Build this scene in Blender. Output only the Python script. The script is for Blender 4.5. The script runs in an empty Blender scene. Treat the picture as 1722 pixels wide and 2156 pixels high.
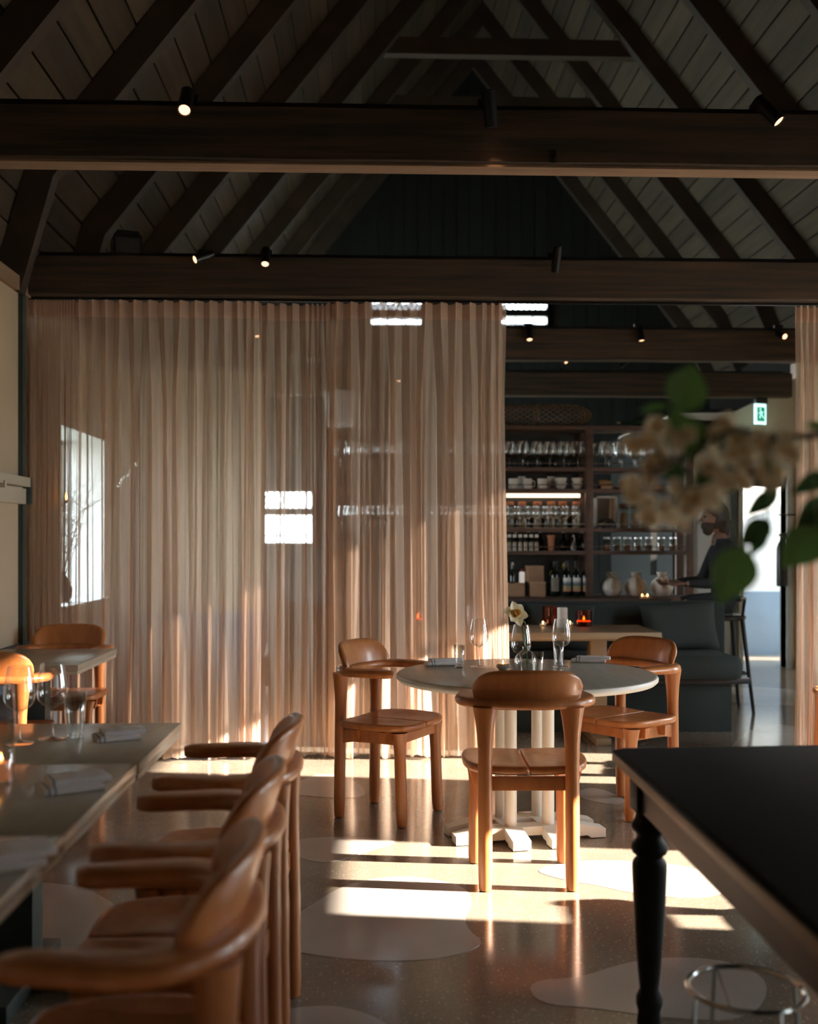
import bpy, bmesh, math, random
from mathutils import Vector, Matrix, noise

# ------------------------------------------------------------------ camera, light, exposure
S = bpy.context.scene
F, HZ, VPX, H = 2264.0, 1138.0, 780.0, 1.33       # focal length (px), horizon row, depth vanishing column, eye height
YAW = math.atan((861 - VPX) / F)
cam_d = bpy.data.cameras.new('camera'); cam = bpy.data.objects.new('camera', cam_d)
S.collection.objects.link(cam); S.camera = cam
cam.location = (0, 0, H); cam.rotation_euler = (math.pi / 2, 0, -YAW)
cam_d.sensor_fit = 'AUTO'; cam_d.sensor_width = 36.0; cam_d.lens = F / 2156 * 36
cam_d.shift_y = (HZ - 1078) / 2156
cam_d.clip_start = 0.05; cam_d.clip_end = 200
cam_d.dof.use_dof = True; cam_d.dof.focus_distance = 4.7; cam_d.dof.aperture_fstop = 2.0

W = bpy.data.worlds.new('sky'); S.world = W; W.use_nodes = True
wn = W.node_tree.nodes; wl = W.node_tree.links; wn.clear()
wo = wn.new('ShaderNodeOutputWorld'); wb = wn.new('ShaderNodeBackground')
wg = wn.new('ShaderNodeTexGradient'); wt = wn.new('ShaderNodeTexCoord'); wm = wn.new('ShaderNodeMapping'); wr = wn.new('ShaderNodeValToRGB')
wm.inputs['Rotation'].default_value = (0, math.pi / 2, 0)
wl.new(wt.outputs['Generated'], wm.inputs['Vector']); wl.new(wm.outputs['Vector'], wg.inputs['Vector'])
wr.color_ramp.elements[0].color = (0.88, 0.95, 1.0, 1); wr.color_ramp.elements[1].color = (0.62, 0.84, 1.0, 1)
wl.new(wg.outputs['Fac'], wr.inputs['Fac']); wl.new(wr.outputs['Color'], wb.inputs['Color'])
wb.inputs['Strength'].default_value = 12.0
wl.new(wb.outputs['Background'], wo.inputs['Surface'])

SUN_TAN, SUN_SLOPE = 0.385, 0.15                  # height gained per metre towards the sun; metres deeper per metre leftwards
sun_d = bpy.data.lights.new('sun', 'SUN'); sun = bpy.data.objects.new('sun', sun_d); S.collection.objects.link(sun)
sun.rotation_euler = Vector((1, -SUN_SLOPE, SUN_TAN * math.hypot(1, SUN_SLOPE))).to_track_quat('Z', 'Y').to_euler()
sun.location = (12, 0, 6)
sun_d.energy = 46; sun_d.color = (1.0, 0.885, 0.77); sun_d.angle = math.radians(0.6)

S.view_settings.view_transform = 'Standard'; S.view_settings.look = 'None'
S.view_settings.gamma = 1.0; S.view_settings.use_curve_mapping = False
S.view_settings.exposure = 0.80
S.cycles.transparent_max_bounces = 40; S.cycles.max_bounces = 10; S.cycles.diffuse_bounces = 6
S.cycles.caustics_reflective = False; S.cycles.caustics_refractive = False
S.cycles.sample_clamp_indirect = 4.0

# ------------------------------------------------------------------ helpers
R = random.Random(7)
COL = S.collection
PI = math.pi
TY = math.tan(YAW)
def P(px, py, Y):
    """point of the vertical plane at depth Y seen at (px, py)"""
    u = (px - 861) / F
    X = Y * (u + TY) / (1 - u * TY)
    dc = Y * math.cos(YAW) + X * math.sin(YAW)
    return Vector((X, Y, H - (py - HZ) * dc / F))
def G(px, py, z=0.0):
    """point of the horizontal plane at height z seen at (px, py)"""
    u = (px - 861) / F
    dc = F * (H - z) / (py - HZ)
    return Vector((dc * (u * math.cos(YAW) + math.sin(YAW)), dc * (math.cos(YAW) - u * math.sin(YAW)), z))

class MB:
    def __init__(self): self.v = []; self.f = []; self.m = []
    def add(self, vs, fs, mi=0):
        n = len(self.v); self.v += [tuple(p) for p in vs]
        for f in fs: self.f.append(tuple(i + n for i in f)); self.m.append(mi)
        return self
    def box(self, a, b, mi=0, M=None, c=0.0):
        x0, y0, z0 = a; x1, y1, z1 = b
        if c > 0:                                   # chamfered box
            bm = bmesh.new()
            bmesh.ops.create_cube(bm, size=1, matrix=Matrix.Translation(((x0+x1)/2, (y0+y1)/2, (z0+z1)/2)) @ Matrix.Diagonal((abs(x1-x0), abs(y1-y0), abs(z1-z0), 1)))
            bmesh.ops.bevel(bm, geom=list(bm.edges), offset=c, segments=2, profile=0.6, affect='EDGES')
            bm.verts.index_update()
            vs = [v.co.copy() for v in bm.verts]; fs = [[v.index for v in f.verts] for f in bm.faces]; bm.free()
        else:
            vs = [Vector(p) for p in ((x0,y0,z0),(x1,y0,z0),(x1,y1,z0),(x0,y1,z0),(x0,y0,z1),(x1,y0,z1),(x1,y1,z1),(x0,y1,z1))]
            fs = [(0,3,2,1),(4,5,6,7),(0,1,5,4),(1,2,6,5),(2,3,7,6),(3,0,4,7)]
        if M is not None: vs = [M @ Vector(v) for v in vs]
        return self.add(vs, fs, mi)
    def lathe(self, prof, n=24, M=None, mi=0, close=False):
        """profile of (r, z) revolved about z"""
        vs = []; fs = []; k = len(prof)
        for i in range(n):
            a = 2 * PI * i / n
            for r, z in prof: vs.append(Vector((r * math.cos(a), r * math.sin(a), z)))
        for i in range(n):
            j = (i + 1) % n
            for q in range(k - 1): fs.append((i*k+q, j*k+q, j*k+q+1, i*k+q+1))
            if close: fs.append((i*k+k-1, j*k+k-1, j*k, i*k))
        if not close:
            if prof[0][0] > 1e-5: fs.append(tuple(i*k for i in reversed(range(n))))
            if prof[-1][0] > 1e-5: fs.append(tuple(i*k+k-1 for i in range(n)))
        if M is not None: vs = [M @ v for v in vs]
        return self.add(vs, fs, mi)
    def sheet_lathe(self, prof, n=24, M=None, mi=0):
        """revolved open surface (no caps)"""
        vs = []; fs = []; k = len(prof)
        for i in range(n):
            a = 2 * PI * i / n
            for r, z in prof: vs.append(Vector((r * math.cos(a), r * math.sin(a), z)))
        for i in range(n):
            j = (i + 1) % n
            for q in range(k - 1): fs.append((i*k+q, j*k+q, j*k+q+1, i*k+q+1))
        if M is not None: vs = [M @ v for v in vs]
        return self.add(vs, fs, mi)
    def tube(self, pts, rad, n=8, mi=0, flat=1.0):
        pts = [Vector(p) for p in pts]; k = len(pts)
        rads = rad if isinstance(rad, (list, tuple)) else [rad] * k
        vs = []; fs = []; up = None
        for i, p in enumerate(pts):
            t = (pts[min(i+1, k-1)] - pts[max(i-1, 0)]).normalized()
            if up is None:
                up = Vector((0, 0, 1)) if abs(t.z) < 0.9 else Vector((1, 0, 0))
            sd = t.cross(up)
            if sd.length < 1e-4: sd = t.cross(Vector((0.3, 1, 0.2)))
            sd.normalize(); up = sd.cross(t).normalized()
            for j in range(n):
                a = 2 * PI * j / n
                vs.append(p + (sd * math.cos(a) + up * math.sin(a) * flat) * rads[i])
        for i in range(k - 1):
            for j in range(n):
                q = (j + 1) % n
                fs.append((i*n+j, i*n+q, (i+1)*n+q, (i+1)*n+j))
        fs.append(tuple(reversed(range(n)))); fs.append(tuple((k-1)*n + j for j in range(n)))
        return self.add(vs, fs, mi)
    def prism(self, poly, z0, z1, mi=0, M=None):
        """outline in the xy plane, extruded z0..z1"""
        n = len(poly)
        vs = [Vector((x, y, z0)) for x, y in poly] + [Vector((x, y, z1)) for x, y in poly]
        fs = [tuple(reversed(range(n))), tuple(range(n, 2*n))] + [(i, (i+1) % n, n + (i+1) % n, n + i) for i in range(n)]
        if M is not None: vs = [M @ v for v in vs]
        return self.add(vs, fs, mi)
    def loft(self, rings, cap=True, mi=0):
        n = len(rings[0]); vs = [p for r in rings for p in r]; fs = []
        for i in range(len(rings) - 1):
            for j in range(n):
                q = (j + 1) % n
                fs.append((i*n+j, i*n+q, (i+1)*n+q, (i+1)*n+j))
        if cap:
            fs.append(tuple(reversed(range(n)))); fs.append(tuple((len(rings)-1)*n + j for j in range(n)))
        return self.add(vs, fs, mi)
    def mesh(self, name, mats, smooth=True, angle=40):
        me = bpy.data.meshes.new(name)
        me.from_pydata([tuple(v) for v in self.v], [], self.f)
        mats = mats if isinstance(mats, (list, tuple)) else [mats]
        for m in mats: me.materials.append(m)
        me.polygons.foreach_set('material_index', self.m)
        me.validate()
        bm = bmesh.new(); bm.from_mesh(me)
        bmesh.ops.recalc_face_normals(bm, faces=bm.faces)
        bm.to_mesh(me); bm.free()
        if smooth:
            me.polygons.foreach_set('use_smooth', [True] * len(me.polygons))
            me.set_sharp_from_angle(angle=math.radians(angle))
        return me

def tag(o, label=None, cat=None, group=None, kind=None):
    if label: o['label'] = label
    if cat: o['category'] = cat
    if group: o['group'] = group
    if kind: o['kind'] = kind
    return o
def ob(name, mb, mats, parent=None, smooth=True, angle=40, loc=None, rot=None):
    me = mb if isinstance(mb, bpy.types.Mesh) else mb.mesh(name, mats, smooth, angle)
    o = bpy.data.objects.new(name, me); COL.objects.link(o)
    if parent is not None: o.parent = parent
    if loc is not None: o.location = loc
    if rot is not None: o.rotation_euler = rot
    return o
def thing(name, label, cat, loc=(0, 0, 0), rz=0.0, group=None):
    o = bpy.data.objects.new(name, None); COL.objects.link(o)
    o.empty_display_size = 0.1
    o.location = loc; o.rotation_euler = (0, 0, rz)
    return tag(o, label, cat, group)
def dup(o, loc=None, rz=None, label=None, group=None, parent=None, scale=None):
    c = o.copy(); COL.objects.link(c)
    if parent is not None: c.parent = parent
    if loc is not None: c.location = loc
    if rz is not None: c.rotation_euler = (0, 0, rz)
    if scale is not None: c.scale = (scale,) * 3
    if label: c['label'] = label
    if group: c['group'] = group
    for ch in o.children: dup(ch, parent=c)
    return c

# ------------------------------------------------------------------ materials
def M(name): m = bpy.data.materials.new(name); m.use_nodes = True; return m
def nt(m): return m.node_tree.nodes, m.node_tree.links
def rgb(c): return (c[0], c[1], c[2], 1)
def principled(name, col, rough=0.5, metal=0.0, var=0.0, scale=(4, 4, 4), col2=None, bump=0.0, coat=0.0, objrand=0.0, spec=0.5, detail=4):
    """plain surface with noise-driven colour between col and col2 and a fine bump"""
    m = M(name); n, l = nt(m); b = n['Principled BSDF']
    b.inputs['Base Color'].default_value = rgb(col); b.inputs['Roughness'].default_value = rough
    b.inputs['Metallic'].default_value = metal; b.inputs['Coat Weight'].default_value = coat
    b.inputs['Specular IOR Level'].default_value = spec
    tc = n.new('ShaderNodeTexCoord'); mp = n.new('ShaderNodeMapping'); mp.inputs['Scale'].default_value = scale
    nz = n.new('ShaderNodeTexNoise'); nz.inputs['Scale'].default_value = 1.0; nz.inputs['Detail'].default_value = detail
    l.new(tc.outputs['Object'], mp.inputs['Vector'])
    src = mp.outputs['Vector']
    if objrand:
        oi = n.new('ShaderNodeObjectInfo'); ad = n.new('ShaderNodeVectorMath'); ad.operation = 'ADD'
        cb = n.new('ShaderNodeCombineXYZ'); mu = n.new('ShaderNodeMath'); mu.operation = 'MULTIPLY'; mu.inputs[1].default_value = 37.0
        l.new(oi.outputs['Random'], mu.inputs[0])
        for k in range(3): l.new(mu.outputs[0], cb.inputs[k])
        l.new(src, ad.inputs[0]); l.new(cb.outputs[0], ad.inputs[1]); src = ad.outputs[0]
    l.new(src, nz.inputs['Vector'])
    c2 = col2 or tuple(x * (1 - var) for x in col)
    rp = n.new('ShaderNodeValToRGB'); rp.color_ramp.elements[0].position = 0.3; rp.color_ramp.elements[1].position = 0.7
    rp.color_ramp.elements[0].color = rgb(c2); rp.color_ramp.elements[1].color = rgb(col)
    l.new(nz.outputs['Fac'], rp.inputs['Fac'])
    out = rp.outputs['Color']
    if objrand:
        hs = n.new('ShaderNodeHueSaturation'); mr = n.new('ShaderNodeMapRange')
        mr.inputs['To Min'].default_value = 1 - objrand; mr.inputs['To Max'].default_value = 1 + objrand
        l.new(oi.outputs['Random'], mr.inputs['Value']); l.new(mr.outputs[0], hs.inputs['Value']); l.new(out, hs.inputs['Color']); out = hs.outputs['Color']
    l.new(out, b.inputs['Base Color'])
    if bump:
        bp = n.new('ShaderNodeBump'); bp.inputs['Strength'].default_value = bump; bp.inputs['Distance'].default_value = 0.01
        l.new(nz.outputs['Fac'], bp.inputs['Height']); l.new(bp.outputs['Normal'], b.inputs['Normal'])
    return m
def emit(name, col, s):
    m = M(name); n, l = nt(m); b = n['Principled BSDF']
    b.inputs['Base Color'].default_value = rgb(col); b.inputs['Emission Color'].default_value = rgb(col); b.inputs['Emission Strength'].default_value = s
    return m
def glass(name, tint=(0.96, 0.97, 0.97), refl=1.0, edge=0.55, rough=0.0, lo=0.05, pw_=3.5):
    """thin-walled glass: see-through, mirror-like towards the edges"""
    m = M(name); n, l = nt(m); n.remove(n['Principled BSDF']); out = n['Material Output']
    tr = n.new('ShaderNodeBsdfTransparent'); tr.inputs['Color'].default_value = rgb(tint)
    gl = n.new('ShaderNodeBsdfGlossy'); gl.inputs['Roughness'].default_value = rough; gl.inputs['Color'].default_value = (refl, refl, refl, 1)
    lw = n.new('ShaderNodeLayerWeight'); lw.inputs['Blend'].default_value = 0.5
    pw = n.new('ShaderNodeMath'); pw.operation = 'POWER'; pw.inputs[1].default_value = pw_; l.new(lw.outputs['Facing'], pw.inputs[0])
    mr = n.new('ShaderNodeMapRange'); mr.inputs['To Min'].default_value = lo; mr.inputs['To Max'].default_value = edge
    l.new(pw.outputs[0], mr.inputs['Value'])
    mx = n.new('ShaderNodeMixShader'); l.new(mr.outputs[0], mx.inputs[0]); l.new(tr.outputs[0], mx.inputs[1]); l.new(gl.outputs[0], mx.inputs[2])
    l.new(mx.outputs[0], out.inputs['Surface'])
    return m
def cloth_sheer(name, col, open_, trans):
    m = M(name); n, l = nt(m); n.remove(n['Principled BSDF']); out = n['Material Output']
    tc = n.new('ShaderNodeTexCoord'); mp = n.new('ShaderNodeMapping'); mp.inputs['Scale'].default_value = (70, 70, 1.2)
    nz = n.new('ShaderNodeTexNoise'); nz.inputs['Scale'].default_value = 1.0; nz.inputs['Detail'].default_value = 5
    l.new(tc.outputs['Object'], mp.inputs['Vector']); l.new(mp.outputs['Vector'], nz.inputs['Vector'])
    rp = n.new('ShaderNodeValToRGB'); rp.color_ramp.elements[0].position = 0.25; rp.color_ramp.elements[1].position = 0.8
    rp.color_ramp.elements[0].color = rgb([c * 0.94 for c in col]); rp.color_ramp.elements[1].color = rgb(col)
    l.new(nz.outputs['Fac'], rp.inputs['Fac'])
    df = n.new('ShaderNodeBsdfDiffuse'); ts = n.new('ShaderNodeBsdfTranslucent'); tr = n.new('ShaderNodeBsdfTransparent')
    l.new(rp.outputs['Color'], df.inputs['Color']); l.new(rp.outputs['Color'], ts.inputs['Color'])
    a = n.new('ShaderNodeMixShader'); a.inputs[0].default_value = trans; l.new(df.outputs[0], a.inputs[1]); l.new(ts.outputs[0], a.inputs[2])
    mo = n.new('ShaderNodeMapRange'); mo.inputs['From Min'].default_value = 0.3; mo.inputs['From Max'].default_value = 0.7; mo.inputs['To Min'].default_value = open_ + 0.05; mo.inputs['To Max'].default_value = max(0.0, open_ - 0.05); l.new(nz.outputs['Fac'], mo.inputs['Value'])
    b = n.new('ShaderNodeMixShader'); l.new(mo.outputs[0], b.inputs[0]); l.new(a.outputs[0], b.inputs[1]); l.new(tr.outputs[0], b.inputs[2])
    l.new(b.outputs[0], out.inputs['Surface'])
    return m
def leafy(name, col, col2):
    m = M(name); n, l = nt(m); b = n['Principled BSDF']; out = n['Material Output']
    tc = n.new('ShaderNodeTexCoord'); nz = n.new('ShaderNodeTexNoise'); nz.inputs['Scale'].default_value = 18
    l.new(tc.outputs['Object'], nz.inputs['Vector'])
    rp = n.new('ShaderNodeValToRGB'); rp.color_ramp.elements[0].position = 0.35; rp.color_ramp.elements[1].position = 0.65
    rp.color_ramp.elements[0].color = rgb(col2); rp.color_ramp.elements[1].color = rgb(col); l.new(nz.outputs['Fac'], rp.inputs['Fac'])
    l.new(rp.outputs['Color'], b.inputs['Base Color']); b.inputs['Roughness'].default_value = 0.5
    ts = n.new('ShaderNodeBsdfTranslucent'); l.new(rp.outputs['Color'], ts.inputs['Color'])
    mx = n.new('ShaderNodeMixShader'); mx.inputs[0].default_value = 0.4
    l.new(b.outputs[0], mx.inputs[1]); l.new(ts.outputs[0], mx.inputs[2]); l.new(mx.outputs[0], out.inputs['Surface'])
    return m
def banded(name, stops, axis=2, lo=0.0, hi=1.0, rough=0.6):
    """flat print: colour bands along one object axis"""
    m = M(name); n, l = nt(m); b = n['Principled BSDF']; b.inputs['Roughness'].default_value = rough
    tc = n.new('ShaderNodeTexCoord'); sp = n.new('ShaderNodeSeparateXYZ'); l.new(tc.outputs['Object'], sp.inputs[0])
    mr = n.new('ShaderNodeMapRange'); mr.inputs['From Min'].default_value = lo; mr.inputs['From Max'].default_value = hi
    l.new(sp.outputs[axis], mr.inputs['Value'])
    rp = n.new('ShaderNodeValToRGB'); rp.color_ramp.interpolation = 'CONSTANT'
    e = rp.color_ramp.elements; e[0].position = stops[0][0]; e[0].color = rgb(stops[0][1])
    e[1].position = stops[1][0]; e[1].color = rgb(stops[1][1])
    for p, c in stops[2:]: q = e.new(p); q.color = rgb(c)
    l.new(mr.outputs[0], rp.inputs['Fac']); l.new(rp.outputs['Color'], b.inputs['Base Color'])
    return m
def terrazzo(name, col, col2, chips, rough):
    m = M(name); n, l = nt(m); b = n['Principled BSDF']
    tc = n.new('ShaderNodeTexCoord')
    nz = n.new('ShaderNodeTexNoise'); nz.inputs['Scale'].default_value = 3.0; nz.inputs['Detail'].default_value = 8; l.new(tc.outputs['Object'], nz.inputs['Vector'])
    rp = n.new('ShaderNodeValToRGB'); rp.color_ramp.elements[0].position = 0.3; rp.color_ramp.elements[1].position = 0.7
    rp.color_ramp.elements[0].color = rgb(col2); rp.color_ramp.elements[1].color = rgb(col); l.new(nz.outputs['Fac'], rp.inputs['Fac'])
    prev = rp.outputs['Color']
    for sc, th, cc in chips:
        vo = n.new('ShaderNodeTexVoronoi'); vo.inputs['Scale'].default_value = sc; l.new(tc.outputs['Object'], vo.inputs['Vector'])
        lt = n.new('ShaderNodeMath'); lt.operation = 'LESS_THAN'; lt.inputs[1].default_value = th; l.new(vo.outputs['Distance'], lt.inputs[0])
        sx = n.new('ShaderNodeSeparateColor'); l.new(vo.outputs['Color'], sx.inputs[0])
        g2 = n.new('ShaderNodeMath'); g2.operation = 'GREATER_THAN'; g2.inputs[1].default_value = 0.55; l.new(sx.outputs[0], g2.inputs[0])
        ml = n.new('ShaderNodeMath'); ml.operation = 'MULTIPLY'; l.new(lt.outputs[0], ml.inputs[0]); l.new(g2.outputs[0], ml.inputs[1])
        mx = n.new('ShaderNodeMix'); mx.data_type = 'RGBA'; l.new(ml.outputs[0], mx.inputs['Factor']); l.new(prev, mx.inputs['A']); mx.inputs['B'].default_value = rgb(cc)
        prev = mx.outputs['Result']
    l.new(prev, b.inputs['Base Color'])
    b.inputs['Roughness'].default_value = rough
    n2 = n.new('ShaderNodeTexNoise'); n2.inputs['Scale'].default_value = 9.0; l.new(tc.outputs['Object'], n2.inputs['Vector'])
    mr = n.new('ShaderNodeMapRange'); mr.inputs['To Min'].default_value = rough * 0.8; mr.inputs['To Max'].default_value = rough * 1.25
    l.new(n2.outputs['Fac'], mr.inputs['Value']); l.new(mr.outputs[0], b.inputs['Roughness'])
    return m

chair_wood = principled('chair_wood', (0.56, 0.215, 0.068), 0.34, scale=(26, 26, 2.2), col2=(0.43, 0.145, 0.04), bump=0.03, coat=0.15, objrand=0.08)
beam_wood = principled('beam_wood', (0.10, 0.057, 0.032), 0.7, scale=(1.3, 26, 34), col2=(0.020, 0.019, 0.014), bump=0.25, detail=8)
roof_wood = principled('roof_wood', (0.080, 0.056, 0.033), 0.8, scale=(16, 1.1, 16), col2=(0.045, 0.033, 0.020), bump=0.1, objrand=0.28)
rafter_wood = principled('rafter_wood', (0.06, 0.038, 0.024), 0.75, scale=(3, 14, 3), col2=(0.032, 0.022, 0.015), bump=0.1)
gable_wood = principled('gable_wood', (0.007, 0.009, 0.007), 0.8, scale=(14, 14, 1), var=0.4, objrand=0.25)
roof_skin = principled('roof_skin', (0.015, 0.012, 0.01), 0.9, var=0.3)
plaster = principled('plaster', (0.58, 0.475, 0.34), 0.85, scale=(1.4, 1.4, 1.4), col2=(0.51, 0.42, 0.30), bump=0.06, detail=8)
white_plaster = principled('white_plaster', (0.82, 0.80, 0.76), 0.85, scale=(2, 2, 2), var=0.06)
dado_paint = principled('dado_paint', (0.22, 0.30, 0.40), 0.55, scale=(3, 3, 3), var=0.12)
floor_mat = terrazzo('terrazzo', (0.235, 0.19, 0.14), (0.18, 0.145, 0.108), [(95, 0.22, (0.14, 0.11, 0.08)), (60, 0.2, (0.46, 0.39, 0.30)), (150, 0.25, (0.38, 0.33, 0.26))], 0.13)
inlay_mat = terrazzo('stone_inlay', (0.44, 0.385, 0.335), (0.37, 0.32, 0.275), [(40, 0.1, (0.36, 0.31, 0.27))], 0.13)
linen = cloth_sheer('linen', (0.91, 0.70, 0.545), 0.37, 0.5)
linen_band = cloth_sheer('linen_band', (0.80, 0.58, 0.45), 0.10, 0.5)
grey_top = principled('grey_top', (0.47, 0.43, 0.345), 0.24, scale=(30, 3, 30), var=0.1, coat=0.1)
grey_edge = principled('grey_edge', (0.56, 0.53, 0.43), 0.35, scale=(8, 8, 8), var=0.08)
white_paint = principled('white_paint', (0.74, 0.69, 0.60), 0.42, scale=(9, 9, 9), var=0.05)
dark_wood = principled('dark_wood', (0.016, 0.016, 0.012), 0.6, scale=(8, 1.2, 8), col2=(0.010, 0.010, 0.008), bump=0.05, detail=7, spec=0.2)
worn_wood = principled('worn_wood', (0.40, 0.26, 0.13), 0.45, scale=(10, 1.5, 10), col2=(0.10, 0.06, 0.03), detail=7)
apron_wood = principled('apron_wood', (0.13, 0.085, 0.052), 0.5, scale=(10, 1.5, 10), col2=(0.05, 0.033, 0.02), detail=7)
table_wood = principled('table_wood', (0.30, 0.20, 0.115), 0.4, scale=(2, 24, 24), col2=(0.22, 0.145, 0.08))
shelf_wood = principled('shelf_wood', (0.11, 0.055, 0.032), 0.55, scale=(2, 20, 20), col2=(0.06, 0.03, 0.02))
box_wood = principled('box_wood', (0.42, 0.24, 0.13), 0.6, scale=(3, 18, 18), col2=(0.30, 0.16, 0.085), objrand=0.12)
black_metal = principled('black_metal', (0.012, 0.012, 0.012), 0.4, metal=0.3, var=0.2)
chrome = principled('chrome', (0.62, 0.66, 0.66), 0.18, metal=1.0, var=0.05)
silver = principled('silver', (0.78, 0.70, 0.60), 0.22, metal=0.55, var=0.08)
clear_glass = glass('clear_glass', (0.965, 0.975, 0.97), edge=0.95, lo=0.11, pw_=1.9)
window_glass = glass('window_glass', (0.97, 0.98, 0.98), edge=0.5)
dim_glass = glass('dim_glass', (0.26, 0.25, 0.24), edge=0.4)
soft_glass = glass('soft_glass', (0.62, 0.58, 0.54), edge=0.4)
amber_glass = glass('amber_glass', (0.72, 0.30, 0.08), edge=0.4)
jar_glass = glass('jar_glass', (0.85, 0.84, 0.78), edge=0.6)
wine_liquid = principled('dregs', (0.02, 0.008, 0.006), 0.1, var=0.1)
bottle_glass = principled('bottle_glass', (0.008, 0.012, 0.008), 0.08, var=0.2)
wax = principled('wax', (0.80, 0.74, 0.68), 0.5, var=0.04)
flame = emit('flame', (1.0, 0.42, 0.10), 12.0)
amber_glow = emit('amber_glow', (1.0, 0.17, 0.03), 2.2)
lamp_disc = emit('lamp_disc', (1.0, 0.50, 0.26), 1.7)
led = emit('led', (1.0, 0.78, 0.52), 1.6)
napkin_cloth = banded('napkin_cloth', [(0.0, (0.90, 0.87, 0.88)), (0.20, (0.25, 0.27, 0.36)), (0.225, (0.90, 0.87, 0.88)), (0.27, (0.25, 0.27, 0.36)), (0.295, (0.90, 0.87, 0.88))], 0, -0.1, 0.1, 0.9)
sofa_cloth = principled('sofa_cloth', (0.022, 0.031, 0.028), 0.95, scale=(180, 180, 180), var=0.35, bump=0.1)
cushion_cloth = principled('cushion_cloth', (0.032, 0.040, 0.036), 0.95, scale=(160, 160, 160), var=0.3, bump=0.1)
ceramic = principled('ceramic', (0.62, 0.57, 0.49), 0.4, var=0.06, objrand=0.08)
raffia = principled('raffia', (0.55, 0.42, 0.26), 0.8, scale=(30, 30, 30), var=0.3)
wicker = principled('wicker', (0.20, 0.125, 0.07), 0.8, scale=(40, 40, 40), var=0.5)
terracotta = principled('terracotta', (0.45, 0.17, 0.075), 0.6, var=0.2)
orange_lid = principled('orange_lid', (0.50, 0.17, 0.07), 0.5, var=0.15, objrand=0.1)
paper = principled('paper', (0.66, 0.62, 0.56), 0.7, var=0.06)
label_print = banded('label_print', [(0.0, (0.42, 0.20, 0.08)), (0.22, (0.30, 0.26, 0.10)), (0.40, (0.10, 0.12, 0.13)), (0.62, (0.30, 0.34, 0.36)), (0.74, (0.68, 0.64, 0.58))], 2, 0.0, 0.115)
dark_stuff = principled('dark_stuff', (0.03, 0.028, 0.024), 0.5, var=0.3)
leaf_green = leafy('leaf_green', (0.115, 0.21, 0.045), (0.07, 0.15, 0.04))
leaf_dark = leafy('leaf_dark', (0.05, 0.105, 0.03), (0.03, 0.07, 0.025))
petal_cream = leafy('petal_cream', (0.93, 0.84, 0.64), (0.84, 0.72, 0.52))
petal_flower = leafy('petal_flower', (0.93, 0.86, 0.62), (0.90, 0.80, 0.50))
petal_gold = leafy('petal_gold', (0.82, 0.60, 0.27), (0.74, 0.50, 0.2))
bark = principled('bark', (0.10, 0.075, 0.05), 0.8, scale=(30, 30, 30), var=0.4)
stem_green = principled('stem_green', (0.12, 0.22, 0.05), 0.5, var=0.2)
skin_mat = principled('skin', (0.21, 0.115, 0.078), 0.5, scale=(12, 12, 12), var=0.08)
hair_mat = principled('hair', (0.035, 0.022, 0.014), 0.6, scale=(60, 60, 8), var=0.4)
shirt_mat = principled('shirt', (0.02, 0.024, 0.028), 0.9, scale=(90, 90, 90), var=0.3)
exit_white = emit('exit_white', (0.55, 0.95, 0.95), 1.0)
exit_green = emit('exit_green', (0.0, 0.22, 0.10), 0.6)
red_paint = principled('red_paint', (0.42, 0.05, 0.04), 0.5, var=0.1)
lampshade_mat = cloth_sheer('lampshade', (0.88, 0.86, 0.83), 0.02, 0.5)
ground_mat = principled('outdoor_ground', (0.42, 0.42, 0.36), 0.9, scale=(2, 2, 2), var=0.3)
door_paint = principled('door_paint', (0.42, 0.43, 0.43), 0.45, var=0.05)
teal_trim = principled('teal_trim', (0.045, 0.065, 0.06), 0.5, var=0.1)

# ------------------------------------------------------------------ setting: floor, walls, roof
XL, XR, YF, YB = -2.08, 4.45, 14.0, -2.8
RX, RZ, KX, KZ, SL = 1.33, 7.6, -1.93, 3.5, 1.26
def struct(name, mb, mats, parent=None, label=None, **k):
    o = ob(name, mb, mats, parent, **k)
    if parent is None: o['kind'] = 'structure'
    if label: o['label'] = label
    return o

floor = struct('floor', MB().box((XL - 0.4, YB, -0.12), (XR + 3, YF, 0)), floor_mat, label='polished beige terrazzo floor with large pale stone inlays')
def chaikin(p, n=3):
    for _ in range(n):
        q = []
        for i in range(len(p)):
            a, b = p[i], p[(i + 1) % len(p)]
            q += [a * 0.75 + b * 0.25, a * 0.25 + b * 0.75]
        p = q
    return p
def inlay(px, smooth=2):
    pts = [G(x, y) for x, y in px] if px and isinstance(px[0], tuple) else px
    pts = chaikin(pts, smooth)
    ob('stone_inlay', MB().prism([(p.x, p.y) for p in pts], -0.004, 0.0012), inlay_mat, floor, smooth=False)
c3 = lambda L: [(560 + x / 2.1525, 1580 + y / 2.1525) for x, y in L]
inlay(c3([(80, 780), (200, 705), (330, 622), (470, 582), (640, 570), (790, 588), (905, 622), (940, 690), (895, 760), (925, 825), (990, 868), (920, 915), (720, 955), (450, 955), (230, 930), (60, 900), (-40, 840)]))
inlay(c3([(60, 445), (180, 388), (640, 402), (480, 452), (300, 512), (180, 500)]))
inlay(c3([(80, 200), (200, 105), (370, 112), (480, 208), (330, 220), (190, 206)]))
inlay(c3([(1180, 1045), (1430, 1030), (1600, 970), (1800, 935), (2100, 950), (2300, 1050), (2200, 1230), (1800, 1215), (1500, 1170), (1225, 1150)]))
inlay(c3([(20, 1180), (280, 1152), (420, 1180), (540, 1230), (640, 1330), (500, 1500), (100, 1500)]))
inlay(c3([(1195, 540), (1420, 497), (1650, 500), (1900, 520), (2150, 600), (2000, 680), (1660, 650), (1500, 612), (1330, 585)]))
inlay(c3([(1400, 185), (1500, 165), (1640, 225), (1600, 250), (1440, 225)]))
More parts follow.
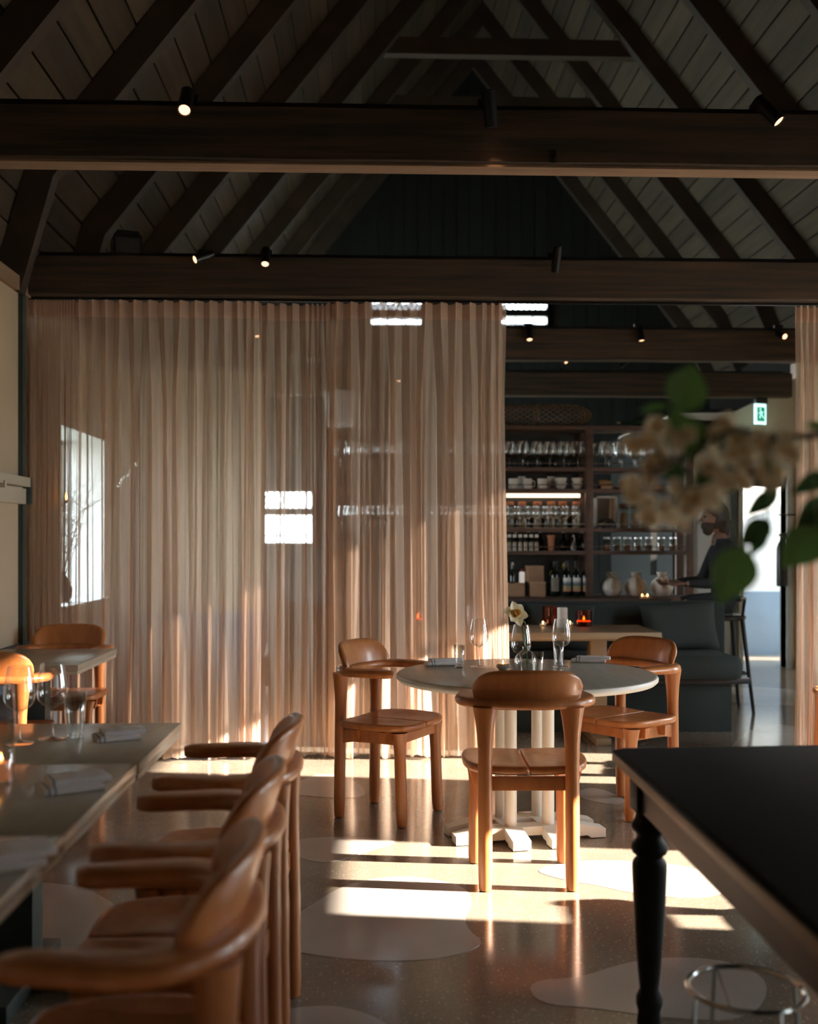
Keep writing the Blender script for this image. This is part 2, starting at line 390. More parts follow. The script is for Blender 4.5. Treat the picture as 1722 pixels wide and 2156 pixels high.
inlay(c3([(1000, 60), (1200, 40), (1400, 60), (1300, 110), (1080, 105)]))
inlay(c3([(-420, 540), (-250, 500), (-120, 540), (-60, 620), (-200, 660), (-400, 620)]))
inlay([Vector(p) for p in ((-1.7, 3.4, 0), (-1.0, 3.3, 0), (-0.8, 3.8, 0), (-1.2, 4.3, 0), (-1.8, 4.1, 0))])
inlay([Vector(p) for p in ((2.0, 3.2, 0), (2.9, 3.0, 0), (3.3, 3.8, 0), (2.6, 4.4, 0), (1.9, 4.0, 0))])
inlay([Vector(p) for p in ((2.2, 6.6, 0), (3.0, 6.4, 0), (3.4, 7.2, 0), (2.9, 7.8, 0), (2.5, 7.2, 0))])
inlay([Vector(p) for p in ((2.9, 8.6, 0), (3.8, 8.5, 0), (3.9, 9.5, 0), (3.0, 9.7, 0))])
inlay([Vector(p) for p in ((-1.6, 0.2, 0), (-0.6, 0.0, 0), (-0.4, 0.8, 0), (-1.4, 1.0, 0))])

def wall_x(x0, x1, y0, y1, z0, z1, holes):
    """wall slab across x0..x1 with rectangular holes (ya, yb, za, zb)"""
    mb = MB(); ys = sorted({y0, y1} | {h for q in holes for h in q[:2]})
    for a, b in zip(ys, ys[1:]):
        hs = sorted([q for q in holes if q[0] <= a + 1e-6 and q[1] >= b - 1e-6], key=lambda q: q[2])
        z = z0
        for q in hs:
            if q[2] > z: mb.box((x0, a, z), (x1, b, q[2]))
            z = q[3]
        if z1 > z: mb.box((x0, a, z), (x1, b, z1))
    return mb
def wall_y(y0, y1, x0, x1, z0, z1, holes):
    mb = wall_x(0, 1, x0, x1, z0, z1, holes); v = [(p[1], y0 + (y1 - y0) * p[0], p[2]) for p in mb.v]; mb.v = v
    return mb
LW = (7.30, 8.52, 0.86, 2.12)                     # left wall window behind the curtain
wall_l = struct('wall_left', wall_x(XL - 0.4, XL, YB, 9.6, 0, 2.86, [LW]), plaster, smooth=False, label='beige plaster side wall above a blue-grey dado')
ob('dado', MB().box((XL, YB, 0), (XL + 0.012, 9.25, 0.72)), dado_paint, wall_l, smooth=False)
W_FILL, W1, W_SLIT, W2 = (-0.8, 0.75, 0.5, 2.3), (3.08, 4.13, 0.45, 1.88), (3.45, 4.10, 2.80, 3.25), (5.30, 6.25, 0.45, 3.15)  # first and third openings are added: foreground fill, sun on one chair
wall_r = struct('wall_right', wall_x(XR, XR + 0.25, YB, 11.1, 0, 3.4, [W_FILL, W1, W_SLIT, W2]), plaster, smooth=False)
struct('wall_front', MB().box((XL - 0.4, YB - 0.2, 0), (XR + 0.25, YB, 8.2)), plaster, smooth=False)

def window_x(name, x, q, s, pane=True, glz=None):
    """window of a side wall: frame, pane and (s = inward direction) reveal liner"""
    y0, y1, z0, z1 = q; mb = MB(); w = 0.05
    mb.box((x - .03, y0, z0), (x + .03, y0 + w, z1)); mb.box((x - .03, y1 - w, z0), (x + .03, y1, z1))
    mb.box((x - .03, y0, z0), (x + .03, y1, z0 + w)); mb.box((x - .03, y0, z1 - w), (x + .03, y1, z1))
    o = struct(name, mb, white_paint, smooth=False)
    if pane: ob('pane', MB().box((x - .003, y0 + w, z0 + w), (x + .003, y1 - w, z1 - w)), glz or window_glass, o, smooth=False)
    return o
w1 = window_x('window_1', XL - 0.36, LW, 1)
for nm, a, b in (('sill', (XL - 0.33, LW[0], LW[2]), (XL + 0.03, LW[1], LW[2] + 0.025)), ('reveal', (XL - 0.33, LW[1] - 0.012, LW[2] + 0.025), (XL + 0.002, LW[1], LW[3])),
                 ('reveal', (XL - 0.33, LW[0], LW[2] + 0.025), (XL + 0.002, LW[0] + 0.012, LW[3])), ('reveal', (XL - 0.33, LW[0] + 0.012, LW[3] - 0.012), (XL + 0.002, LW[1] - 0.012, LW[3]))):
    ob(nm, MB().box(a, b), white_plaster, w1, smooth=False)
window_x('added_fill_window', XR + 0.12, W_FILL, -1, glz=glass('fill_glass', (0.40, 0.385, 0.37), edge=0.4)); window_x('window_2', XR + 0.12, W1, -1); window_x('added_slit_window', XR + 0.12, W_SLIT, -1, glz=soft_glass)  # first and last windows are added and unseen, their panes dim the light
w4 = window_x('window_4', XR + 0.12, W2, -1, pane=False)
ob('pane', MB().box((XR + 0.117, W2[0] + .05, W2[2] + .05), (XR + 0.123, W2[1] - .05, 2.27)), window_glass, w4, smooth=False)
ob('transom', MB().box((XR + 0.09, W2[0], 2.27), (XR + 0.15, W2[1], 2.31)), white_paint, w4, smooth=False)
ob('light_dimming_pane', MB().box((XR + 0.117, W2[0] + .05, 2.31), (XR + 0.123, W2[1] - .05, W2[3] - .05)), dim_glass, w4, smooth=False)  # dark upper pane added to weaken the sun on the upper curtain

# two-step rail along the left wall
rail = struct('trim_1', MB().box((XL, 2.0, 1.545), (XL + 0.05, 6.42, 1.635)).box((XL, 2.0, 1.645), (XL + 0.075, 6.42, 1.70)).box((XL, 2.0, 1.633), (XL + 0.03, 6.42, 1.647)), grey_edge, smooth=False, label='pale two-step rail along the plaster wall')
ob('end_cap', MB().box((XL, 6.42, 1.545), (XL + 0.075, 6.455, 1.70)), teal_trim, rail, smooth=False)
for yy in (5.2, 5.95): ob('bracket', MB().box((XL, yy, 1.62), (XL + 0.085, yy + 0.03, 1.66)), grey_edge, rail, smooth=False)
struct('trim_2', MB().box((XL - 0.1, YB, 2.79), (XL + 0.035, 9.5, 2.875)), principled('plate_wood', (0.36, 0.24, 0.15), 0.7, scale=(8, 1, 8), var=0.3), smooth=False, label='pale timber plate along the top of the plaster wall')
struct('shadow_gap_strip', MB().box((XL, 6.43, 0), (XL + 0.028, 6.49, 2.79)), teal_trim, smooth=False, label='narrow dark strip standing in for the shadow gap beside the curtain')  # dark strip paints the shadow gap between wall and curtain
struct('light_gap_strip', MB().box((XL, 6.60, 0), (XL + 0.018, 6.72, 2.79)), white_paint, smooth=False, label='narrow white strip standing in for light in the gap behind the curtain edge')  # white strip paints the light that shows through the gap

# roof: skin, boards, rafters, collars
ceil = bpy.data.objects.new('ceiling', None); COL.objects.link(ceil); tag(ceil, 'steep open timber roof of dark boards and rafters', kind='structure')
nU = Vector((-SL, 0, 1)).normalized()              # outward normal of the left slope
def off(p, d): return Vector((p[0], 0, p[1])) + d
k0 = Vector((KX, 0, KZ)); e0 = Vector((XL - 0.02, 0, 2.90)); rg = Vector((RX, 0, RZ)); kR = Vector((4.20, 0, RZ - (4.20 - RX) * SL)); er = Vector((XR + 0.02, 0, 3.36))
nLow = Vector((-(k0 - e0).z, 0, (k0 - e0).x)).normalized()
BO = 0.09
def plane_boards(a, b, n, cnt, y0=YB, y1=YF):
    """boards running along y, laid from a to b in the xz plane"""
    d = (b - a); L = d.length; d = d / L; t = 0.022; w = L / cnt
    ang = math.atan2(d.z, d.x)
    proto = None
    for i in range(cnt):
        lift = R.uniform(0, 0.006)
        c = a + d * (w * (i + 0.5)) + n * (t / 2 + lift) + Vector((0, (y0 + y1) / 2, 0))
        if proto is None:
            proto = MB().box((-(w - 0.014) / 2, -(y1 - y0) / 2, -t / 2), ((w - 0.014) / 2, (y1 - y0) / 2, t / 2)).mesh('roof_board', roof_wood, smooth=False)
        o = ob('roof_board', proto, None, ceil, loc=c, rot=(0, -ang, 0))
kL, eL = k0 + nU * BO, e0 + nLow * BO
# meeting point of the two offset planes
def meet(p, d, q, e):
    den = d.x * e.z - d.z * e.x; t = ((q.x - p.x) * e.z - (q.z - p.z) * e.x) / den; return p + d * t
dU = (rg - k0).normalized(); dLow = (k0 - e0).normalized()
kin = meet(k0 + nU * BO, dU, e0 + nLow * BO, dLow); rin = rg + Vector((0, 0, BO / nU.z))
nR = Vector((SL, 0, 1)).normalized(); nRL = Vector(((kR - er).z, 0, -(kR - er).x)).normalized(); dRU = (kR - rg).normalized(); dRL = (er - kR).normalized(); krin = meet(kR + nR * BO, dRU, er + nRL * BO, dRL); erin = er + nRL * BO + dRL * 0.05
plane_boards(eL - dLow * 0.1, kin, nLow, 4); plane_boards(kin, rin, nU, 26); plane_boards(rin, krin, nR, 24); plane_boards(krin, erin, nRL, 4)
sk = MB()
prof = [eL - dLow * 0.25 + nLow * 0.045, kin + (nU + nLow).normalized() * 0.045, rin + Vector((0, 0, 0.07)), krin + (nR + nRL).normalized() * 0.045, erin + nRL * 0.045 + dRL * 0.1]
pr2 = [p + Vector((-0.03 if i < 2 else (0.03 if i > 2 else 0), 0, 0.09)) for i, p in enumerate(prof)]
poly = prof + pr2[::-1]
ob('roof_skin', MB().loft([[Vector((p.x, y, p.z)) for p in poly] for y in (YB - 0.2, YF + 0.2)]), roof_skin, ceil, smooth=False)
raft_y = [-2.0, -0.8, 0.45, 1.65, 2.85, 4.06, 5.26, 6.40, 7.62, 8.88, 10.2, 11.55, 12.8, 13.93]
hd = 0.085
kk_in = meet(k0 - nU * hd, dU, e0 - nLow * hd, dLow); kk_out = meet(k0 + nU * hd, dU, e0 + nLow * hd, dLow)
left_poly = [e0 - nLow * hd - dLow * 0.1, kk_in, rg - Vector((0, 0, hd / nU.z)), rg + Vector((0, 0, hd / nU.z)), kk_out, e0 + nLow * hd - dLow * 0.1]
rk_in = meet(kR - nR * hd, dRU, er - nRL * hd, dRL); rk_out = meet(kR + nR * hd, dRU, er + nRL * hd, dRL)
right_poly = [rg - Vector((0, 0, hd / nR.z)), rk_in, er - nRL * hd, er + nRL * hd, rk_out, rg + Vector((0, 0, hd / nR.z))]
lm = MB().loft([[Vector((p.x, y, p.z)) for p in left_poly] for y in (-0.05, 0.05)]).mesh('rafter', rafter_wood, smooth=False)
rm = MB().loft([[Vector((p.x, y, p.z)) for p in right_poly] for y in (-0.05, 0.05)]).mesh('rafter', rafter_wood, smooth=False)
for y in raft_y:
    ob('rafter', lm, None, ceil, loc=(0, y, 0)); ob('rafter', rm, None, ceil, loc=(0, y, 0))
hwc = (RZ - 6.05) / SL
cm = MB().box((RX - hwc - 0.1, -0.05, 5.98), (RX + hwc + 0.1, 0.05, 6.14)).mesh('collar', rafter_wood, smooth=False)
for y in raft_y[5:-1]: ob('collar', cm, None, ceil, loc=(0, y + 0.11, 0))

# far gable of upright boards with three windows
gbl = bpy.data.objects.new('wall_back', None); COL.objects.link(gbl); tag(gbl, 'dark boarded far gable wall with small windows', kind='structure')
def rect(px0, py0, px1, py1, Y):
    a, b = P(px0, py0, Y), P(px1, py1, Y); return (a.x, b.x, b.z, a.z)
GW = [rect(776, 618, 892, 692, YF), rect(1050, 618, 1156, 691, YF), rect(545, 1030, 662, 1148, YF)]
xs = XL - 0.2; bw = 0.17
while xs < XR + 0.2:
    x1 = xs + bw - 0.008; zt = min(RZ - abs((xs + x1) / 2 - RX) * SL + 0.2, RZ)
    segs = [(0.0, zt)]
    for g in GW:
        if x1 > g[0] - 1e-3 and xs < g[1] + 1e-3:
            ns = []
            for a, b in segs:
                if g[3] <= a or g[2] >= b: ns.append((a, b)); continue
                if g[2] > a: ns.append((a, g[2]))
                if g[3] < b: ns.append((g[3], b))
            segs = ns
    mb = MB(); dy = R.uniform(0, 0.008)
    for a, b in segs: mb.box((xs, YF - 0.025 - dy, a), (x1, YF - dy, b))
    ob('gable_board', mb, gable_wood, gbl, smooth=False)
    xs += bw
bk = wall_y(YF, YF + 0.12, XL - 0.4, XR + 0.4, 0, 8.2, GW)
ob('gable_backing', bk, roof_skin, gbl, smooth=False)
def window_y(name, g, Y, dark, split, lattice):
    x0, x1, z0, z1 = g; w = 0.035; mb = MB()
    mb.box((x0, Y - .05, z0), (x0 + w, Y + .06, z1)); mb.box((x1 - w, Y - .05, z0), (x1, Y + .06, z1))
    mb.box((x0, Y - .05, z0), (x1, Y + .06, z0 + w)); mb.box((x0, Y - .05, z1 - w), (x1, Y + .06, z1))
    zs = z0 + (z1 - z0) * split
    mb.box((x0, Y - .05, zs - 0.045), (x1, Y + .06, zs + 0.045))
    o = struct(name, mb, dark, smooth=False)
    n = 4; top = MB(); wd = (x1 - x0 - 2 * w) / n
    for i in range(n):
        a = x0 + w + i * wd
        for (p, q) in (((a, zs + 0.045), (a + wd / 2, z1 - w)), ((a + wd / 2, z1 - w), (a + wd, zs + 0.045)), ((a, z1 - w), (a + wd / 2, zs + 0.045)), ((a + wd / 2, zs + 0.045), (a + wd, z1 - w))):
            if lattice: top.tube([(p[0], Y, p[1]), (q[0], Y, q[1])], 0.008, 4)
    for i in range(1, 3):
        a = x0 + (x1 - x0) * i / 3; top.tube([(a, Y, z0), (a, Y, zs - .04)], 0.009, 4)
    top.tube([(x0, Y, z0 + (zs - z0) * .28), (x1, Y, z0 + (zs - z0) * .28)], 0.007, 4)
    ob('glazing_bar', top, dark, o, smooth=False)
    ob('pane', MB().box((x0 + w, Y + .012, z0 + w), (x1 - w, Y + .018, z1 - w)), window_glass, o, smooth=False)
    return o
window_y('window_5', GW[0], YF, black_metal, 0.42, True); window_y('window_6', GW[1], YF, black_metal, 0.42, True)
window_y('window_7', GW[2], YF, rafter_wood, 0.60, True)

# tie beams across the room
def beam(y0, y1, z0, z1, xa, xb, label, seed):
    n = 60; rings = []
    for i in range(n + 1):
        x = xa + (xb - xa) * i / n
        j = lambda k: 0.006 * noise.noise(Vector((x * 1.7 + seed, k * 3.1, seed)))
        c = 0.008
        rings.append([Vector((x, y0 + j(1), z0 + c + j(2))), Vector((x, y0 + c + j(1), z0 + j(2))), Vector((x, y1 - c + j(3), z0 + j(4))), Vector((x, y1 + j(3), z0 + c + j(4))),
                      Vector((x, y1 + j(5), z1 + j(6))), Vector((x, y0 + j(7), z1 + j(8)))])
    return struct('tie_beam', MB().loft(rings), beam_wood, label=label)
b1 = beam(4.17, 4.28, 2.798, 3.005, XL - 0.05, XR, 'nearest dark rough-sawn tie beam spanning the room', 1)
ob('bounce_pale_underside', MB().box((XL, 4.178, 2.786), (XR, 4.272, 2.799), c=0.003), principled('bounce_pale_wood', (0.30, 0.195, 0.125), 0.7, scale=(1.5, 26, 26), var=0.35, bump=0.1), b1, angle=30)  # floor bounce light painted in as paler colour, over worn lighter wood
beam(6.50, 6.62, 2.80, 3.035, XL + 0.0, XR, 'dark tie beam the linen curtains hang from', 2)
beam(8.69, 8.81, 2.80, 3.05, XL - 0.05, XR, 'third dark tie beam seen right of the curtain', 3)
beam(10.8, 10.92, 2.79, 3.03, XL - 0.05, P(1668, 800, 10.8).x, 'farthest dark tie beam above the bar shelves', 4)
# end wall with the passage doorway, right of the bar
YE = 11.1
dx0, dx1 = P(1563, 1200, YE).x, P(1655, 1200, YE).x; dz = P(1600, 984, YE).z
ex0 = P(1436, 1200, YE).x
pts = [(ex0, 0), (dx0, 0), (dx0, dz), (dx1, dz), (dx1, 0), (XR, 0), (XR, P(1668, 795, YE).z), (P(1600, 842, YE).x, P(1600, 842, YE).z), (P(1545, 868, YE).x, P(1545, 868, YE).z), (P(1480, 942, YE).x, P(1480, 942, YE).z), (ex0, P(1436, 985, YE).z)]
mb = MB()
def quadxz(mb, q, y0, y1):
    mb.loft([[Vector((x, y, z)) for x, z in q] for y in (y0, y1)])
quadxz(mb, [(ex0, 0), (dx0, 0), (dx0, dz), (ex0, dz)], YE, YE + 0.15)
quadxz(mb, [(dx1, 0), (XR, 0), (XR, dz), (dx1, dz)], YE, YE + 0.15)
quadxz(mb, [(ex0, dz), (XR, dz)] + pts[6:], YE, YE + 0.15)
wall_e = struct('wall_end', mb, plaster, smooth=False, label='beige plaster end wall with a doorway, right of the bar')
struct('door_1', MB().box((dx0 - 0.05, YE - 0.03, 0), (dx0, YE + 0.17, dz + 0.05)).box((dx1, YE - 0.03, 0), (dx1 + 0.05, YE + 0.17, dz + 0.05)).box((dx0, YE - 0.03, dz), (dx1, YE + 0.17, dz + 0.05)), door_paint, smooth=False, label='open doorway into the bright passage')
YC = 12.4
struct('wall_passage', MB().box((ex0, YC, 0.0), (XR + 3, YC + 0.15, 2.6)), white_plaster, smooth=False, label='white passage wall seen through the doorway')
struct('trim_5', MB().box((ex0, YC - 0.02, 0.0), (XR + 3, YC, P(1600, 1245, YC).z)), dado_paint, smooth=False, label='blue-grey dado in the passage')
SW = (11.72, 11.98, P(1388, 1212, 11.85).z, P(1388, 1078, 11.85).z)
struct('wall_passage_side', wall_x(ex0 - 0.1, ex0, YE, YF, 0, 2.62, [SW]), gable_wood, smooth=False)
pc = MB(); XE = XR + 3.0
for a, b in (((ex0, YE + 0.15, 2.6), (4.6, YF, 2.68)), ((4.6, YE + 0.15, 2.6), (XE + .2, 11.30, 2.68)), ((4.6, 12.35, 2.6), (XE + .2, YF, 2.68)), ((7.2, 11.30, 2.6), (XE + .2, 12.35, 2.68))): pc.box(a, b)  # unseen skylight gap, added to brighten the passage wall
cp = struct('ceiling_passage', pc, white_plaster, smooth=False); ob('upper_cover', MB().box((ex0, YE + 0.15, 2.681), (4.6, YF, 2.70)), roof_skin, cp, smooth=False)  # dark cover added so the slab's lit top does not show
struct('wall_passage_end', wall_x(XE, XE + 0.2, YE, YC, 0, 2.6, [(11.3, 11.68, 0.8, 2.4)]), white_plaster, smooth=False)  # unseen window slot, shaped to let sun onto the passage floor only
struct('wall_passage_front', MB().box((XR + 0.25, YE, 0), (XE + 0.2, YE + 0.15, 2.6)), white_plaster, smooth=False)
struct('wall_right_upper', MB().box((XR, YE + 0.15, 2.6), (XR + 0.25, YF, 3.4)), roof_skin, smooth=False)
struct('shade_panel', MB().box((ex0 - 0.1, YE + 0.151, 1.9), (XR, YE + 0.17, 2.72)), roof_skin, smooth=False, label='dark panel standing in for the unlit space above the sloping top of the end wall')  # dark sheet added where there is only unlit space
wall_e.location.y = 0
# partition in the far left corner
xp = P(556, 1100, 9.25).x
part = struct('wall_partition', MB().box((XL, 9.25, 0), (xp, 9.37, 2.8)), plaster, smooth=False)
ob('dado', MB().box((XL, 9.238, 0), (xp, 9.25, 0.72)), dado_paint, part, smooth=False)
ob('pale_panel', MB().box((P(243, 1100, 9.23).x, 9.225, 0.72), (P(291, 1100, 9.23).x, 9.25, P(260, 1000, 9.23).z)), principled('pale_blue', (0.45, 0.47, 0.58), 0.7, var=0.05), part, smooth=False)
# grey door leaf in the end wall behind the seated person
g0, g1 = P(1452, 1100, YE - 0.03).x, P(1538, 1100, YE - 0.03).x; gz = P(1500, 1040, YE).z
d2 = struct('door_2', MB().box((g0, YE - 0.05, 0), (g1, YE, gz), c=0.004), door_paint, label='closed grey panelled door behind the seated person')
ob('door_frame', MB().box((g0 - 0.05, YE - 0.07, 0), (g0, YE, gz + 0.06)).box((g1, YE - 0.07, 0), (g1 + 0.05, YE, gz + 0.06)).box((g0, YE - 0.07, gz), (g1, YE, gz + 0.06)), teal_trim, d2, smooth=False)
for za, zb in ((0.15, 0.9), (1.0, 1.5), (1.55, gz - 0.1)):
    ob('door_panel', MB().box((g0 + 0.07, YE - 0.062, za), (g1 - 0.07, YE - 0.045, zb), c=0.005), principled('panel_paint', (0.5, 0.51, 0.52), 0.4, var=0.04), d2)
# ground outside
struct('ground', MB().box((-60, -60, -0.3), (60, 60, -0.125)), ground_mat, smooth=False)

# ------------------------------------------------------------------ curtains
def curtain(name, label, xa, xb, y, dens, heavy, seed, z1=2.785, flare=0.0, group=None):
    """xa..xb: span; dens: list of (position 0..1, folds per metre); sheer cloth with a gathered heading band"""
    L = xb - xa; n = int(L * 520); rows = 36
    rr = random.Random(seed); ph = [0.0]; xs = []
    def d(t):
        for (a, b), (c, e) in zip(dens, dens[1:]):
            if t <= c: return b + (e - b) * (t - a) / max(c - a, 1e-6)
        return dens[-1][1]
    acc = 0.0; phs = []
    for i in range(n + 1):
        t = i / n; phs.append(acc); acc += d(t) * L / n * 2 * PI
    k = [rr.uniform(0, 6.28) for _ in range(12)]
    def pos(i, z):
        t = i / n; x = xa + L * t; p = phs[i]; h = (z1 - z) / z1        # h: 0 at the top, 1 at the hem
        dd = d(t); A = min(0.036, 0.30 / dd)
        hd_ = min(1.0, max(0.0, (z1 - z - 0.09) / 0.5))
        wob = hd_ * (0.8 * math.sin(p * 0.37 + k[0] + 0.5 * h) + 0.55 * math.sin(p * 0.21 + k[1] - 1.3 * h) + 0.45 * math.sin(p * 0.63 + k[9] + 2.2 * h))
        amp = A * (1 + hd_ * (0.25 * math.sin(p * 0.29 + k[2]) + 0.45 * math.sin(p * 0.17 + k[3] + h)))
        yy = amp * math.sin(p + wob) + hd_ * (0.018 * math.sin(p * 0.41 + k[4] + 1.5 * h) + 0.012 * math.sin(p * 0.77 + k[5] + 2.5 * h) + 0.008 * math.sin(p * 2.3 + k[6] + 2 * h) + 0.0035 * math.sin(p * 4.1 + k[1] + 5 * h + 2 * math.sin(p * 0.3)))
        low = max(0.0, (h - 0.55) / 0.45)
        yy += low * (0.020 * math.sin(p * 0.33 + k[7] + 5 * h) + 0.012 * math.sin(p * 0.9 + k[8] - 7 * h))
        xx = x + (0.30 / max(dd, 8)) * 0.5 * math.sin(2 * (p + wob)) * (0.6 + 0.4 * hd_) + hd_ * 0.010 * math.sin(p * 0.5 + k[10] + 2 * h)
        xx += flare * h * h * t
        return Vector((xx, y + yy, z))
    dip = lambda i, z: z - (0.012 * (1 - math.cos(phs[i])) * 0.5 if z > z1 - 0.002 else 0)
    vs = []; fs = []
    zs = [z1 - (z1 - 0.012) * (r / rows) for r in range(rows + 1)]
    zs = sorted(set(zs + [z1 - 0.055, z1 - 0.108]), reverse=True)
    for z in zs:
        for i in range(n + 1):
            p = pos(i, z); p.z = dip(i, z) + (0.008 * math.sin(phs[i] * 0.31 + k[11]) if z < 0.02 else 0); p.z = max(p.z, 0.006); vs.append(p)
    for r in range(len(zs) - 1):
        for i in range(n): fs.append((r*(n+1)+i, r*(n+1)+i+1, (r+1)*(n+1)+i+1, (r+1)*(n+1)+i))
    mb = MB(); mb.add(vs, fs)
    cloth = ob(name, mb, linen, smooth=True, angle=180); tag(cloth, label, 'curtain', group)
    vs = []; fs = []
    for z in (z1 + 0.0, z1 - 0.05, z1 - 0.105):
        for i in range(n + 1):
            p = pos(i, min(z, z1)); p.z = dip(i, p.z) + (0.001 if z >= z1 else 0); p.y -= 0.004; vs.append(p)
    for r in range(2):
        for i in range(n): fs.append((r*(n+1)+i, r*(n+1)+i+1, (r+1)*(n+1)+i+1, (r+1)*(n+1)+i))
    mb = MB(); mb.add(vs, fs); ob('heading_band', mb, linen_band, cloth, smooth=True, angle=180)
    return cloth
YCU = 6.57
cx = lambda px: P(px, 1138, YCU).x
g_c = 'sheer linen curtains under the tie beam'
curtain('linen_curtain', 'wide sheer beige linen curtain hanging beside the plaster wall', cx(57), cx(549), YCU, [(0, 12), (0.03, 16), (0.05, 62), (0.19, 58), (0.21, 13), (0.6, 10.5), (0.88, 12), (0.95, 22), (1, 22)], 1, 3, group=g_c)
curtain('linen_curtain', 'narrow sheer linen curtain between the two wider panels, bunched at one side', cx(542), cx(702), YCU + 0.065, [(0, 14), (0.1, 13), (0.62, 13), (0.68, 34), (0.95, 34), (1, 16)], 1, 8, group=g_c)
curtain('linen_curtain', 'sheer linen curtain behind the round table, ending at the opening to the bar', cx(690), cx(1064), YCU, [(0, 14), (0.1, 11.5), (0.6, 10.5), (0.84, 12), (0.9, 20), (0.98, 22), (1, 12)], 1, 15, flare=0.03, group=g_c)
curtain('linen_curtain', 'drawn-back linen curtain at the right edge, beyond the dark table', cx(1674), cx(1900), YCU, [(0, 26), (0.25, 22), (0.5, 14), (1, 12)], 1, 21, group=g_c)
tag(ob('curtain_track', MB().box((XL + 0.02, YCU - 0.012, 2.784), (XR - 0.1, YCU + 0.012, 2.801)), black_metal, smooth=False), 'thin black curtain track under the dark tie beam', 'track')

# ------------------------------------------------------------------ chairs
def rrect(w, t, n=4, r=None):
    """rounded rectangle outline (w wide, t thick) centred on the origin"""
    r = r if r is not None else t * 0.48; out = []
    for cx_, cy_, a0 in ((w/2 - r, t/2 - r, 0), (-w/2 + r, t/2 - r, 90), (-w/2 + r, -t/2 + r, 180), (w/2 - r, -t/2 + r, 270)):
        for i in range(n + 1):
            a = math.radians(a0 + 90 * i / n); out.append((cx_ + r * math.cos(a), cy_ + r * math.sin(a)))
    return out
RZ0, RT = 0.708, 0.038                              # ring centre height, thickness
def ring_path():
    pts = []; hw = 0.232
    for i in range(6): pts.append(Vector((hw + 0.004 * (i - 5), 0.10 - 0.028 * i, 0)))
    for i in range(1, 24):
        a = PI * i / 24
        pts.append(Vector((hw * math.copysign(abs(math.cos(a)) ** 0.9, math.cos(a)), -0.04 - 0.15 * abs(math.sin(a)) ** 0.85, 0)))
    for i in range(6): pts.append(Vector((-hw + 0.004 * i, -0.04 + 0.028 * i, 0)))
    return pts
